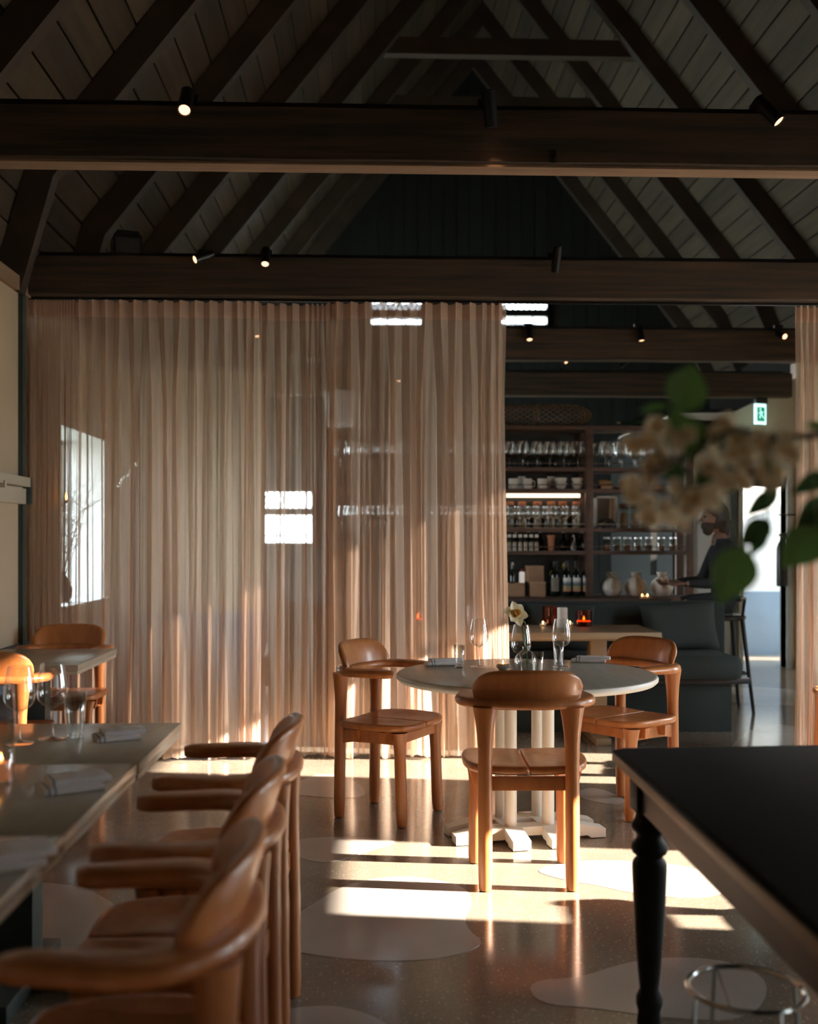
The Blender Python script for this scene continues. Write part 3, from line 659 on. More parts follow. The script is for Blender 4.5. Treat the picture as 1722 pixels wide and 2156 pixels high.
def make_chair():
    t = thing('dining_chair', '', 'chair')
    # arm ring: one bent rail
    path = ring_path(); n = len(path); rings = []
    for i, p in enumerate(path):
        tg = (path[min(i+1, n-1)] - path[max(i-1, 0)]).normalized(); sd = Vector((tg.y, -tg.x, 0))
        e = min(i, n - 1 - i); w = 0.088 if e > 5 else 0.072 + 0.003 * e
        if e == 0:
            for q, sc in ((0.034, 0.30), (0.028, 0.62), (0.014, 0.88)) if i == 0 else (): 
                rings.append([p - tg * q + (sd * a * sc + Vector((0, 0, RZ0 + b * (0.55 + 0.45 * sc)))) for a, b in rrect(w, RT)])
        rings.append([p + sd * a + Vector((0, 0, RZ0 + b)) for a, b in rrect(w, RT)])
        if i == n - 1:
            for q, sc in ((0.014, 0.88), (0.028, 0.62), (0.034, 0.30)):
                rings.append([p + tg * q + (sd * a * sc + Vector((0, 0, RZ0 + b * (0.55 + 0.45 * sc)))) for a, b in rrect(w, RT)])
    ob('arm_ring', MB().loft(rings), chair_wood, t, angle=60)
    # curved backrest standing on the ring
    rings = []; m = 26
    for i in range(m + 1):
        a = PI * (0.165 + 0.67 * i / m); s = abs(2 * i / m - 1)
        base = Vector((0.226 * math.copysign(abs(math.cos(a)) ** 0.9, math.cos(a)), -0.038 - 0.150 * abs(math.sin(a)) ** 0.85, 0))
        outn = Vector((math.cos(a) * 0.8, -abs(math.sin(a)) , 0)).normalized()
        hgt = max(0.022, 0.114 * (1 - s ** 3.4) ** 0.55)
        ring = []
        prof = [(-0.016, -0.018), (-0.017, 0.3), (-0.016, 0.85), (-0.010, 0.96), (0.0, 1.0), (0.010, 0.96), (0.016, 0.85), (0.016, 0.3), (0.015, -0.018)]
        for o_, h_ in prof:
            z = RZ0 + RT / 2 + (h_ * hgt if h_ >= 0 else h_ * 0.5)
            lean = 0.035 * max(h_, 0) * hgt / 0.112
            ring.append(base + outn * (o_ * (1 if 0 < i < m else 0.55) + lean) + Vector((0, 0, z)))
        rings.append(ring)
    ob('backrest', MB().loft(rings), chair_wood, t, angle=60)
    # two saddle-shaped seat halves
    for s in (-1, 1):
        out = []
        pts = [(0.004, -0.10), (0.004, -0.172), (0.006, -0.180), (0.012, -0.184), (0.10, -0.186), (0.20, -0.172), (0.238, -0.10), (0.247, 0.0), (0.240, 0.10), (0.208, 0.188), (0.11, 0.208), (0.012, 0.202), (0.006, 0.198), (0.004, 0.19), (0.004, 0.05)]
        ol = chaikin([Vector((a, b, 0)) for a, b in pts], 2)
        c0 = Vector((0.115, 0.0, 0)); rings = []
        for sc, z in ((0.93, -0.018), (0.98, -0.013), (1.0, -0.003), (0.996, 0.007), (0.975, 0.0135), (0.90, 0.0155), (0.5, 0.010), (0.15, 0.008)):
            rings.append([Vector(((c0.x + (p.x - c0.x) * (sc if p.x > 0.02 else min(1, sc + 0.06))) * s, c0.y + (p.y - c0.y) * sc, 0.452 + z + 0.010 * (max(0, p.x * sc) / 0.24) ** 2)) for p in ol])
        ob('seat', MB().loft(rings), chair_wood, t, angle=70)
    # legs
    def leg(x0, y0, x1, y1, top, flare, r=0.0275):
        rings = []; N = 16
        for q in range(15):
            h = q / 14; z = 0.004 + (top - 0.004) * h
            rr_ = r * (0.86 + 0.14 * min(1, h * 12)) + flare * max(0, (h - 0.72) / 0.28) ** 2
            ry = r * (0.86 + 0.14 * min(1, h * 12)) + flare * 0.55 * max(0, (h - 0.72) / 0.28) ** 2
            cx_, cy_ = x0 + (x1 - x0) * h, y0 + (y1 - y0) * h
            rings.append([Vector((cx_ + rr_ * math.cos(2*PI*j/N), cy_ + ry * math.sin(2*PI*j/N), z)) for j in range(N)])
        o = ob('leg', MB().loft(rings), chair_wood, t, angle=60)
        ob('glide', MB().lathe([(0.016, 0.0), (0.017, 0.004), (0.012, 0.006)], 10, Matrix.Translation((x0, y0, 0))), black_metal, o)
    for s in (-1, 1):
        leg(s * 0.166, -0.188, s * 0.166, -0.178, RZ0 - 0.012, 0.020)
        leg(s * 0.182, 0.165, s * 0.178, 0.150, 0.437, 0.018)
    ob('seat_rail', MB().box((-0.165, -0.185, 0.378), (0.165, -0.160, 0.430), c=0.003), chair_wood, t)
    ob('seat_rail', MB().box((-0.165, 0.140, 0.385), (0.165, 0.165, 0.430), c=0.003), chair_wood, t)
    for s in (-1, 1):
        mb = MB().loft([[Vector((s * 0.166 + a, y, z + dz)) for a, z in ((-0.012, 0), (0.012, 0), (0.012, 0.06), (-0.012, 0.06))] for y, dz in ((-0.185, 0.358), (-0.10, 0.372), (0.0, 0.375), (0.155, 0.375))])
        ob('side_rail', mb, chair_wood, t, smooth=False)
        for yy in (-0.075, 0.075):
            mb = MB().loft([[Vector((s * 0.195 + dx * w, yy + dy * w, z)) for dx, dy in ((-0.02, -0.017), (0.02, -0.017), (0.02, 0.017), (-0.02, 0.017))] for z, w in ((0.385, 0.6), (0.436, 1.1))])
            ob('seat_block', mb, chair_wood, t, smooth=False)
    return t
chair0 = make_chair(); used = []
def chair(x, y, fx, fy, label, group):
    rz = math.atan2(-fx, fy)
    if not used:
        used.append(1); c = chair0; c.location = (x, y, 0); c.rotation_euler = (0, 0, rz); c['label'] = label; c['group'] = group
    else: c = dup(chair0, (x, y, 0), rz, label, group)
    return c
gr = 'chairs at the round table'
chair(0.607, 4.255, 0.03, 1, 'orange wooden chair seen from behind, in front of the round table', gr)
chair(0.096, 5.225, 0.86, -0.51, 'orange wooden chair at the curtain side of the round table', gr)
chair(1.25, 5.295, -0.80, -0.60, 'orange wooden chair on the far right of the round table, partly behind the dark table', gr)
gl_ = 'chairs along the grey tables'
chair(-0.42, 2.985, -1, 0.02, 'farthest of the three chairs along the grey tables, facing the table end', gl_)
chair(-0.42, 2.365, -1, 0.0, 'middle of the three chairs along the grey tables', gl_)
chair(-0.41, 1.80, -1, 0.0, 'nearest and blurriest of the three chairs along the grey tables', gl_)
gw = 'chairs at the grey table by the wall'
chair(-1.755, 6.19, 0, -1, 'shaded wooden chair between the small grey table and the curtain', gw)
chair(-1.725, 5.03, 0.0, 1, 'glowing orange chair behind the wine glasses, cut by the left edge', gw)
chair(2.62, 3.42, -1, 0.1, 'wooden chair beyond the right edge beside the dark table', 'chair outside the right edge')
chair(2.745, 6.02, -0.97, 0.25, 'wooden chair showing only an arm tip at the right edge before the curtain', 'chair at the right edge')

# ------------------------------------------------------------------ tables
TZ = 0.73
tx, ty = 0.705, 4.865
t = thing('round_table', 'round grey-topped table with a white four-column pedestal, laid for four', 'table', (tx, ty, 0))
pr = [(0.0, TZ - 0.036), (0.555, TZ - 0.036), (0.575, TZ - 0.033), (0.587, TZ - 0.022), (0.588, TZ - 0.012), (0.583, TZ - 0.003), (0.574, TZ), (0.0, TZ)]
mb = MB().lathe(pr[1:-1], 96)
top_o = ob('tabletop', mb, grey_top, t, angle=50)
ob('edge_band', MB().sheet_lathe([(0.556, TZ - 0.0365), (0.5762, TZ - 0.0335), (0.5882, TZ - 0.022), (0.5892, TZ - 0.012), (0.5845, TZ - 0.0035)], 96), white_paint, t, angle=60)
ca, sa = math.cos(0.17), math.sin(0.17)
Mb = Matrix.Translation((-0.012, -0.035, 0)) @ Matrix.Rotation(0.17, 4, 'Z')
for ix in (-1, 1):
    for iy in (-1, 1):
        ob('column', MB().lathe([(0.0275, 0.065), (0.0275, TZ - 0.06)], 24, Mb @ Matrix.Translation((ix * 0.087, iy * 0.074, 0))), white_paint, t)
ob('top_plate', MB().box((-0.25, -0.25, TZ - 0.062), (0.25, 0.25, TZ - 0.0365), M=Mb), white_paint, t, smooth=False)
def bar_foot(horizontal, o_):
    L = 0.345 if horizontal else 0.245; w = 0.04
    prof = [(-L, 0.004), (-L, 0.042), (-L + 0.13, 0.068), (L - 0.13, 0.068), (L, 0.042), (L, 0.004), (L - 0.07, 0.004), (L - 0.085, 0.016), (0.13, 0.016), (0.10, 0.030), (-0.10, 0.030), (-0.13, 0.016), (-L + 0.085, 0.016), (-L + 0.07, 0.004)]
    mb = MB()
    if horizontal: mb.loft([[Vector((a, o_ + y, z)) for a, z in prof] for y in (-w, w)])
    else: mb.loft([[Vector((o_ + y, a, z + 0.001)) for a, z in prof] for y in (-w, w)])
    mb.v = [tuple(Mb @ Vector(v)) for v in mb.v]
    f = ob('foot_bar', mb, white_paint, t, smooth=False)
    for e in (-1, 1):
        q = (e * (L - 0.035), o_) if horizontal else (o_, e * (L - 0.035))
        ob('glide', MB().lathe([(0.022, 0), (0.022, 0.005)], 12, Mb @ Matrix.Translation((q[0], q[1], 0))), black_metal, f)
for q in (-0.074, 0.074): bar_foot(True, q)
for q in (-0.087, 0.087): bar_foot(False, q)

def grey_table(x0, x1, y0, y1, label):
    c = thing('grey_table', label, 'table', ((x0 + x1) / 2, (y0 + y1) / 2, 0), group='grey-topped tables')
    a, b = (x1 - x0) / 2, (y1 - y0) / 2
    ob('tabletop', MB().box((-a, -b, TZ - 0.030), (a, b, TZ), c=0.003), grey_top, c, angle=30)
    ob('edge_moulding', MB().box((-a + 0.004, -b + 0.004, TZ - 0.048), (a + 0.006 - 0.01, b - 0.004, TZ - 0.031), c=0.002), grey_edge, c, angle=30)
    ob('column', MB().box((-0.05, -0.05, 0.05), (0.05, 0.05, TZ - 0.075), c=0.004), teal_trim, c, angle=30)
    ob('top_plate', MB().box((-a + 0.12, -0.06, TZ - 0.075), (a - 0.12, 0.06, TZ - 0.049)), teal_trim, c, smooth=False)
    ob('foot_bar', MB().box((-a + 0.15, -0.045, 0), (a - 0.15, 0.045, 0.045), c=0.004), teal_trim, c, angle=30)
    ob('foot_bar', MB().box((-0.045, -b + 0.06, 0), (0.045, b - 0.06, 0.05), c=0.004), teal_trim, c, angle=30)
ex = G(383, 1520, TZ).x
grey_table(-1.46, ex, 2.925, 3.565, 'farthest of the joined grey tables, two wine glasses and a napkin on it')
grey_table(-1.46, ex - 0.004, 2.215, 2.92, 'middle of the joined grey tables, one folded napkin near its edge')
grey_table(-1.46, ex + 0.002, 1.50, 2.21, 'nearest of the joined grey tables, mostly outside the frame')
grey_table(-2.03, G(212, 1380, TZ).x, 5.23, 6.03, 'small grey table by the plaster wall in front of the curtain')

# old dark table with turned legs
c_ = G(1286, 1573, 0.75)
D0 = Vector((c_.x, c_.y, 0))
t = thing('dark_table', 'old near-black wooden table with turned legs, filling the lower right', 'table', (D0.x, D0.y, 0), math.radians(-0.6))
TX1, TY0 = 1.05, -2.3
mb = MB()
ol = [(0.02, 0), (TX1, 0.05), (TX1, TY0), (0, TY0), (0, -0.02)]
rings = []
def shrink(s): return [Vector((x + (s if x < 0.5 else -s), y + (-s if y > -1 else s), 0)) for x, y in ol]
for s, z in ((0.004, 0.712), (0.0, 0.718), (0.0, 0.738), (0.004, 0.746), (0.014, 0.750)):
    rings.append([p + Vector((0, 0, z)) for p in shrink(s)])
ob('tabletop', MB().loft(rings), dark_wood, t, angle=60)
ob('worn_edge', MB().box((-0.0025, TY0 + 0.01, 0.716), (0.004, -0.025, 0.7415), c=0.001), worn_wood, t, angle=30)
ob('apron', MB().box((0.055, TY0 + 0.14, 0.60), (0.080, -0.13, 0.712)), apron_wood, t, smooth=False)
ob('apron', MB().box((TX1 - 0.08, TY0 + 0.14, 0.60), (TX1 - 0.055, -0.13, 0.712)), apron_wood, t, smooth=False)
ob('apron', MB().box((0.13, -0.085, 0.60), (TX1 - 0.13, -0.06, 0.712)), apron_wood, t, smooth=False)
ob('apron', MB().box((0.13, TY0 + 0.06, 0.60), (TX1 - 0.13, TY0 + 0.085, 0.712)), apron_wood, t, smooth=False)
turn = [(0.030, 0.0), (0.034, 0.02), (0.030, 0.05), (0.036, 0.07), (0.036, 0.09), (0.026, 0.11), (0.031, 0.16), (0.038, 0.26), (0.044, 0.36), (0.047, 0.43), (0.047, 0.452), (0.042, 0.462), (0.036, 0.468), (0.036, 0.474),
        (0.046, 0.482), (0.050, 0.494), (0.047, 0.506), (0.038, 0.516), (0.033, 0.526), (0.036, 0.536), (0.047, 0.545), (0.051, 0.553), (0.047, 0.562), (0.040, 0.572), (0.036, 0.585), (0.038, 0.597)]
for lx in (0.085, TX1 - 0.085):
    for ly in (-0.095, TY0 + 0.09):
        o = ob('leg', MB().lathe(turn, 24, Matrix.Translation((lx, ly, 0))), dark_wood, t, angle=55)
        ob('leg_block', MB().box((lx - 0.045, ly - 0.045, 0.595), (lx + 0.045, ly + 0.045, 0.712), c=0.004), dark_wood, o, angle=30)
# wire stool under it
ws = Vector(G(1570, 2082, 0.36)); 
t = thing('wire_stool', 'round chrome wire stool on the floor beneath the dark table', 'stool', (ws.x, ws.y, 0))
rs_ = 0.122
circ = lambda r, z, n=40: [(r * math.cos(2*PI*i/n), r * math.sin(2*PI*i/n), z) for i in range(n + 1)]
ob('top_ring', MB().tube(circ(rs_, 0.36), 0.006, 8), chrome, t)
ob('base_ring', MB().tube(circ(rs_ + 0.03, 0.007), 0.006, 8), chrome, t)
for i in range(4):
    a = 0.25 + i * PI / 2
    ob('leg', MB().tube([(rs_ * math.cos(a), rs_ * math.sin(a), 0.36), ((rs_ + 0.03) * math.cos(a), (rs_ + 0.03) * math.sin(a), 0.007)], 0.005, 8), chrome, t)
ob('cross_wire', MB().tube([(-rs_ * 0.55, -rs_ * .83, 0.36), (-rs_ * 0.2, rs_ * .98, 0.36)], 0.003, 6), black_metal, t)

# ------------------------------------------------------------------ glasses and table things
def stem_glass_profile(h, rb, rim, foot, stem_h):
    b0 = stem_h; bh = h - stem_h
    p = [(0.0, 0.0015), (foot, 0.001), (foot, 0.003), (foot * 0.5, 0.006), (0.008, 0.010), (0.004, 0.022), (0.0034, b0 * 0.6), (0.0042, b0 - 0.012), (0.008, b0 - 0.003)]
    for f, z in ((0.32, 0.012), (0.62, 0.06), (0.86, 0.15), (0.97, 0.26), (1.0, 0.36), (0.985, 0.48), (0.94, 0.62), (0.87, 0.78), (0.79, 0.92)):
        p.append((rb * f, b0 + bh * z))
    p.append((rim, h)); return p
def glass_mesh(name, prof, mat, n=28): return MB().sheet_lathe(prof, n).mesh(name, mat, angle=180)
gm_w = stem_glass_profile(0.228, 0.045, 0.033, 0.041, 0.098)
gm_p = [(0.0, 0.002)] + gm_w[1:9]; 
wine0 = None
def wine_glass(loc, label, group, dregs=False):
    global wine0
    if wine0 is None:
        wine0 = thing('wine_glass', label, 'glass', loc, group=group)
        ob('bowl', glass_mesh('bowl', gm_w[8:], clear_glass), None, wine0); ob('stem', glass_mesh('stem', gm_w[4:9], clear_glass, 14), None, wine0); ob('foot', glass_mesh('foot', gm_w[0:5], clear_glass), None, wine0)
        ob('rim', MB().tube(circ(0.033, 0.228, 28), 0.0009, 5), clear_glass, wine0)
        o = wine0
    else: o = dup(wine0, loc, None, label, group)
    if dregs: ob('dregs', MB().lathe([(0.0, 0.1005), (0.010, 0.1018), (0.022, 0.105), (0.030, 0.112), (0.0, 0.1125)], 20), wine_liquid, o)
    return o
gT = 'wine glasses on the round table'
def gx(px, py): return G(px, py, TZ)
p_ = gx(1008, 1404); wine_glass(p_, 'wine glass standing before the curtain on the round table', gT)
p_ = gx(1097, 1424); wine_glass(p_, 'wine glass in front of the flower on the round table', gT)
p_ = gx(1182, 1405); wine_glass(p_, 'wine glass beside the right-hand napkin on the round table', gT)
p_ = gx(110, 1557); wine_glass(p_, 'wine glass nearer the water glass on the grey table end', 'wine glasses on the grey table')
p_ = gx(41, 1566); wine_glass(p_, 'wine glass closest to the left edge on the grey table', 'wine glasses on the grey table')
tum0 = None
def tumbler(loc, label, group, h=0.108, r0=0.021, r1=0.027):
    t = thing('tumbler', label, 'glass', loc, group=group)
    ob('wall', glass_mesh('wall', [(r0, 0.006), (r0 + (r1 - r0) * .5, h * .5), (r1, h), (r1 - 0.0016, h), (r0 + (r1 - r0) * .5 - 0.0018, h * .5), (r0 - 0.002, 0.010)], clear_glass, 24), None, t)
    ob('base', MB().lathe([(r0 - 0.001, 0.0), (r0, 0.004), (r0 - 0.003, 0.009)], 24), clear_glass, t); return t
tumbler(gx(967, 1406), 'straight water glass beside the left-hand napkin on the round table', 'water glasses on the round table')
tumbler(gx(1132, 1426), 'straight water glass in front of the bud vase', 'water glasses on the round table', 0.112)
tumbler(gx(1176, 1399), 'straight water glass behind the right-hand wine glass', 'water glasses on the round table', 0.112)
tumbler(gx(158, 1551), 'straight water glass on the grey table end', 'water glasses on the grey table', 0.135, 0.026, 0.034)
# candle glass at the left edge
t = thing('candle_glass', 'clear glass with a lit candle at the left edge of the grey table', 'candle', gx(2, 1648))
ob('holder', glass_mesh('holder', [(0.030, 0.004), (0.033, 0.16), (0.031, 0.16), (0.028, 0.010)], clear_glass, 24), None, t)
ob('base', MB().lathe([(0.029, 0.0), (0.030, 0.008)], 24), clear_glass, t)
ob('candle', MB().lathe([(0.026, 0.010), (0.026, 0.050), (0.020, 0.052)], 20), emit('candle_glow', (0.60, 0.20, 0.08), 0.25), t)
ob('flame', MB().lathe([(0.0, 0.053), (0.005, 0.060), (0.0, 0.076)], 10), flame, t)
# folded napkins
def napkin(px, py, rz, label, L=0.18, Wd=0.085, hs=(0.017, 0.015)):
    t = thing('napkin', label, 'napkin', gx(px, py), rz, 'folded white napkins')
    z = 0.0
    for k, h in enumerate(hs):
        rings = []; N = 14; sh = 0.022 * k
        for i in range(N + 1):
            x = -L / 2 + L * i / N + sh; f = math.sin(PI * min(1, max(0, (i + 0.3) / (N + .6)))) ** 0.25
            zz = h * (0.70 + 0.30 * f) + 0.0008 * math.sin(i * 1.1 + k); ww = Wd * (1 - 0.10 * k) * (0.985 + 0.015 * math.sin(i * .9))
            rings.append([Vector((x, a + sh * .4, z + zz / 2 + b * zz / h)) for a, b in rrect(ww, h, 3)])
        ob('fold', MB().loft(rings), napkin_cloth, t, angle=70)
        z += h * 0.86
    return t
napkin(931, 1400, 0.16, 'rolled white napkin at the left of the round table', 0.165, 0.07)
napkin(1239, 1394, -0.30, 'rolled white napkin at the right of the round table', 0.165, 0.065)
napkin(245, 1556, 0.42, 'folded napkin nearest the far end of the grey tables', 0.125, 0.105)
napkin(146, 1662, 0.48, 'folded napkin on the middle grey table', 0.14, 0.115, (0.018, 0.018))
napkin(4, 1822, 0.5, 'blurred napkin cut by the left edge of the frame', 0.14, 0.115)
# tealight in a silver holder
t = thing('tealight', 'small lit tealight in a silver bowl on the round table', 'candle', gx(1059, 1410))
ob('holder', MB().lathe([(0.018, 0.0), (0.022, 0.003), (0.031, 0.012), (0.033, 0.018), (0.030, 0.024), (0.022, 0.028), (0.020, 0.026), (0.020, 0.014)], 28), silver, t)
ob('wax', MB().lathe([(0.0195, 0.012), (0.0195, 0.023)], 20), wax, t)
ob('flame', MB().lathe([(0.0, 0.0235), (0.0048, 0.030), (0.004, 0.036), (0.0, 0.048)], 10), flame, t)
# bud vase with a single flower
bv = gx(1107, 1413)
t = thing('bud_vase', 'small round glass bud vase holding the flower on the round table', 'vase', bv)
ob('body', glass_mesh('body', [(0.018, 0.002), (0.035, 0.010), (0.050, 0.030), (0.053, 0.048), (0.046, 0.070), (0.028, 0.088), (0.016, 0.096), (0.015, 0.108), (0.019, 0.114)], clear_glass), None, t)
ob('base', MB().lathe([(0.018, 0.0), (0.020, 0.004)], 20), clear_glass, t)
ob('water', MB().lathe([(0.017, 0.005), (0.034, 0.012), (0.048, 0.030), (0.050, 0.042)], 24), glass('water', (0.93, 0.96, 0.95), edge=0.35), t)
fl = thing('flower', 'cream yellow-centred daffodil in the bud vase', 'flower', bv)
top = P(1083, 1294, bv.y) - bv
st = [Vector((0.004, 0, 0.012)), Vector((0.006, 0, 0.06)), Vector((0.004, 0, 0.11)), Vector((0.006, -0.002, 0.17)), Vector((-0.004, -0.004, 0.22)), Vector((-0.03, -0.006, top.z - 0.02)), top + Vector((0.0, 0.012, -0.005))]
def smooth_path(p, n=5):
    out = []
    for i in range(len(p) - 1):
        a, b, c, d = p[max(i-1, 0)], p[i], p[i+1], p[min(i+2, len(p)-1)]
        for k in range(n):
            s = k / n
            out.append(0.5 * ((2*b) + (c - a)*s + (2*a - 5*b + 4*c - d)*s*s + (3*b - a - 3*c + d)*s**3))
    return out + [p[-1]]
ob('stem', MB().tube(smooth_path(st), 0.0032, 8), stem_green, fl)
def leaf_mesh(name, L, Wd, mat, fold=0.25, curl=0.3, n=10, m=4, tip=1.0):
    vs = []; fs = []
    for i in range(n + 1):
        s = i / n; w = Wd * (math.sin(PI * s ** 0.75) ** tip) * 0.5 + 0.0004
        for j in range(-m, m + 1):
            q = j / m
            vs.append(Vector((w * q, L * s - 0.0 * q, fold * w * abs(q) - curl * L * s * s + 0.02 * w * math.sin(9 * s + 3 * q))))
    k = 2 * m + 1
    for i in range(n):
        for j in range(2 * m): fs.append((i*k+j, i*k+j+1, (i+1)*k+j+1, (i+1)*k+j))
    mb = MB(); mb.add(vs, fs); return mb.mesh(name, mat, angle=180)
def frame(o, d, nrm, roll=0):
    """matrix with local +Y along d, local +Z as near nrm as possible"""
    y = Vector(d).normalized(); z = Vector(nrm); x = y.cross(z).normalized(); z = x.cross(y)
    m = Matrix((x, y, z)).transposed().to_4x4(); m.translation = o
    return m @ Matrix.Rotation(roll, 4, 'Y')
def place(o, mtx): o.matrix_local = mtx; return o
lf = leaf_mesh('leaf', 0.11, 0.022, leaf_green, 0.5, 0.15)
place(ob('leaf', lf, None, fl), frame(Vector((0.004, 0, 0.10)), (-0.18, -0.05, 1), (0.2, -1, 0.1)))
pm = leaf_mesh('petal', 0.064, 0.056, petal_flower, 0.35, 0.10, 8, 3, 0.7); pg = leaf_mesh('petal', 0.042, 0.040, petal_gold, 0.5, -0.15, 8, 3, 0.6)
axis = Vector((0.35, -0.8, 0.35)).normalized(); ex_ = axis.cross(Vector((0, 0, 1))).normalized(); ez_ = ex_.cross(axis)
for i in range(6):
    a = i * PI / 3 + 0.3; dd = ex_ * math.cos(a) + ez_ * math.sin(a) + axis * (0.55 if i % 2 else 0.25)
    place(ob('petal', pm, None, fl), frame(top, dd, axis))
for i in range(5):
    a = i * 2 * PI / 5; dd = axis * 0.9 + (ex_ * math.cos(a) + ez_ * math.sin(a)) * 0.55
    place(ob('petal', pg, None, fl), frame(top, dd, -(ex_ * math.cos(a) + ez_ * math.sin(a))))

# ------------------------------------------------------------------ sofa, wooden table, candles
SX0, SX1, SY0, SY1 = -0.75, P(1520, 1300, 8.0).x, 7.30, 8.08
sx_r = P(1568, 1400, 7.28).x
t = thing('sofa', 'long dark grey banquette sofa with its back to the bar', 'sofa', (0, SY0, 0))
d_ = SY1 - SY0
ob('base', MB().box((SX0 + .05, 0.10, 0.0), (P(1546, 1500, 7.35).x, d_ - 0.02, 0.36), c=0.006), sofa_cloth, t)
ob('seat', MB().box((SX0, -0.02, 0.365), (sx_r, d_ - 0.16, 0.535), c=0.06), sofa_cloth, t, angle=80)
ob('seat_rail', MB().box((SX0 + .02, 0.06, 0.335), (P(1576, 1430, 7.4).x, 0.14, 0.375), c=0.004), black_metal, t)
ob('backrest', MB().box((SX0, d_ - 0.17, 0.30), (SX1, d_, 0.875), c=0.035), sofa_cloth, t, angle=80)
def cushion(x, z, w, h, rz, tilt, label):
    rings = []; N = 10; pts = []
    mb = MB(); n = 14; vs = []; fs = []
    for sgn in (-1, 1):
        for i in range(n + 1):
            for j in range(n + 1):
                u, v = 2 * i / n - 1, 2 * j / n - 1
                th = 0.075 * ((1 - u ** 4) * (1 - v ** 4)) ** 0.5 + 0.004
                pin = 1 - 0.07 * (1 - abs(u)) * 0 - 0.06 * (1 - v * v) * abs(u) ** 3 - 0.06 * (1 - u * u) * abs(v) ** 3
                vs.append(Vector((u * w / 2 * pin, sgn * th, v * h / 2 * pin)))
    k = (n + 1) ** 2
    for s in range(2):
        for i in range(n):
            for j in range(n): fs.append(tuple(s * k + q for q in (i*(n+1)+j, (i+1)*(n+1)+j, (i+1)*(n+1)+j+1, i*(n+1)+j+1)))
    rim = [i*(n+1) for i in range(n+1)] + [n*(n+1)+j for j in range(1, n+1)] + [i*(n+1)+n for i in range(n-1, -1, -1)] + [j for j in range(n-1, 0, -1)]
    for a, b in zip(rim, rim[1:] + rim[:1]): fs.append((a, b, b + k, a + k))
    mb.add(vs, fs)
    o = ob('cushion', mb, cushion_cloth, angle=80, loc=(x, SY1 - 0.31, z), rot=(-0.22, tilt, rz)); return tag(o, label, 'cushion', 'cushions on the sofa')
cushion(P(1428, 1330, 7.8).x, 0.70, 0.56, 0.34, 0.03, -0.05, 'plain grey cushion at the open end of the sofa')
cushion(P(1180, 1350, 7.8).x, 0.70, 0.50, 0.34, -0.03, 0.04, 'grey cushion on the sofa behind the wooden table')
cushion(P(1010, 1350, 7.8).x, 0.70, 0.52, 0.34, 0.02, -0.04, 'cushion on the sofa half veiled by the curtain')
wt = P(1392, 1330, 6.98)
t = thing('wooden_table', 'oak table with a slab pedestal in front of the sofa', 'table', (0, 0, 0))
WZ = 0.74; wx0, wx1, wy0, wy1 = P(850, 1300, 7.0).x, G(1392, 1331, WZ).x, 6.84, 7.46
ob('tabletop', MB().box((wx0, wy0, WZ - 0.042), (wx1, wy1, WZ), c=0.004), table_wood, t, angle=30)
for px in (1257, 960):
    x = P(px, 1350, 7.13).x
    ob('pedestal', MB().box((x - 0.055, 7.08, 0.03), (x + 0.055, 7.19, WZ - 0.075), c=0.003), table_wood, t, angle=30)
    ob('foot_bar', MB().box((x - 0.05, 6.92, 0.0), (x + 0.05, 7.40, 0.045), c=0.006), table_wood, t, angle=30)
ob('top_batten', MB().box((wx0 + 0.1, 7.07, WZ - 0.075), (wx1 - 0.1, 7.20, WZ - 0.0425)), table_wood, t, smooth=False)
def wz(px, py): return G(px, py, WZ)
def glass_cup(name, label, loc, r, h, mat, group, lit):
    t = thing(name, label, 'candle', loc, group=group)
    ob('holder', MB().sheet_lathe([(r * .96, 0.004), (r, h), (r - 0.003, h), (r * .96 - 0.003, 0.008)], 28).mesh('holder', mat, angle=60), None, t)
    ob('base', MB().lathe([(r * .95, 0.0), (r * .96, 0.006)], 28), mat, t)
    if lit:
        ob('wax', MB().lathe([(r * .9, 0.008), (r * .9, h * .30)], 24), principled('dark_wax', (0.10, 0.03, 0.015), 0.5, var=0.2), t)
        ob('glow', MB().lathe([(r * .88, h * .31), (r * .88, h * .34)], 24), amber_glow, t)
        ob('flame', MB().lathe([(0.0, h * .36), (0.008, h * .46), (0.0, h * .68)], 10), flame, t)
    else: ob('lining', MB().sheet_lathe([(r * .9, 0.01), (r * .93, h * .97)], 28), principled('brown_lining', (0.20, 0.075, 0.025), 0.4, var=0.2), t)
    return t
gc = 'amber candle glasses on the wooden table'
glass_cup('candle_glass', 'tall brown amber candle glass beside the white pillar candle', wz(1158, 1316), 0.054, 0.132, amber_glass, gc, False)
glass_cup('candle_glass', 'glowing orange-red candle glass on the wooden table', wz(1229, 1318), 0.056, 0.105, amber_glass, gc, True)
glass_cup('candle_glass', 'amber candle glass seen through the curtain', wz(880, 1316), 0.050, 0.132, amber_glass, gc, True)
def pillar(px, py, label):
    t = thing('pillar_candle', label, 'candle', wz(px, py), group='white pillar candles')
    ob('body', MB().lathe([(0.034, 0.0), (0.0345, 0.01), (0.034, 0.13), (0.030, 0.135), (0.01, 0.132)], 24), wax, t)
    ob('wick', MB().tube([(0, 0, 0.13), (0.001, 0, 0.143)], 0.0012, 5), black_metal, t)
pillar(1184, 1321, 'white pillar candle between the two amber glasses'); pillar(993, 1316, 'white pillar candle veiled by the curtain')
def small_tea(p, label, group, s=1.0):
    t = thing('tealight', label, 'candle', p, group=group)
    ob('cup', MB().sheet_lathe([(0.022, 0.002), (0.026, 0.024)], 18), clear_glass, t); ob('wax', MB().lathe([(0.021, 0.0), (0.021, 0.012)], 16), wax, t)
    ob('flame', MB().lathe([(0.0, 0.013), (0.006, 0.022), (0.0, 0.036)], 8), flame, t)
small_tea(wz(1200, 1318), 'tiny tealight between pillar candle and orange glass', 'tealights on the wooden table')
small_tea(wz(1143, 1318), 'tiny tealight beside the tall amber glass', 'tealights on the wooden table')

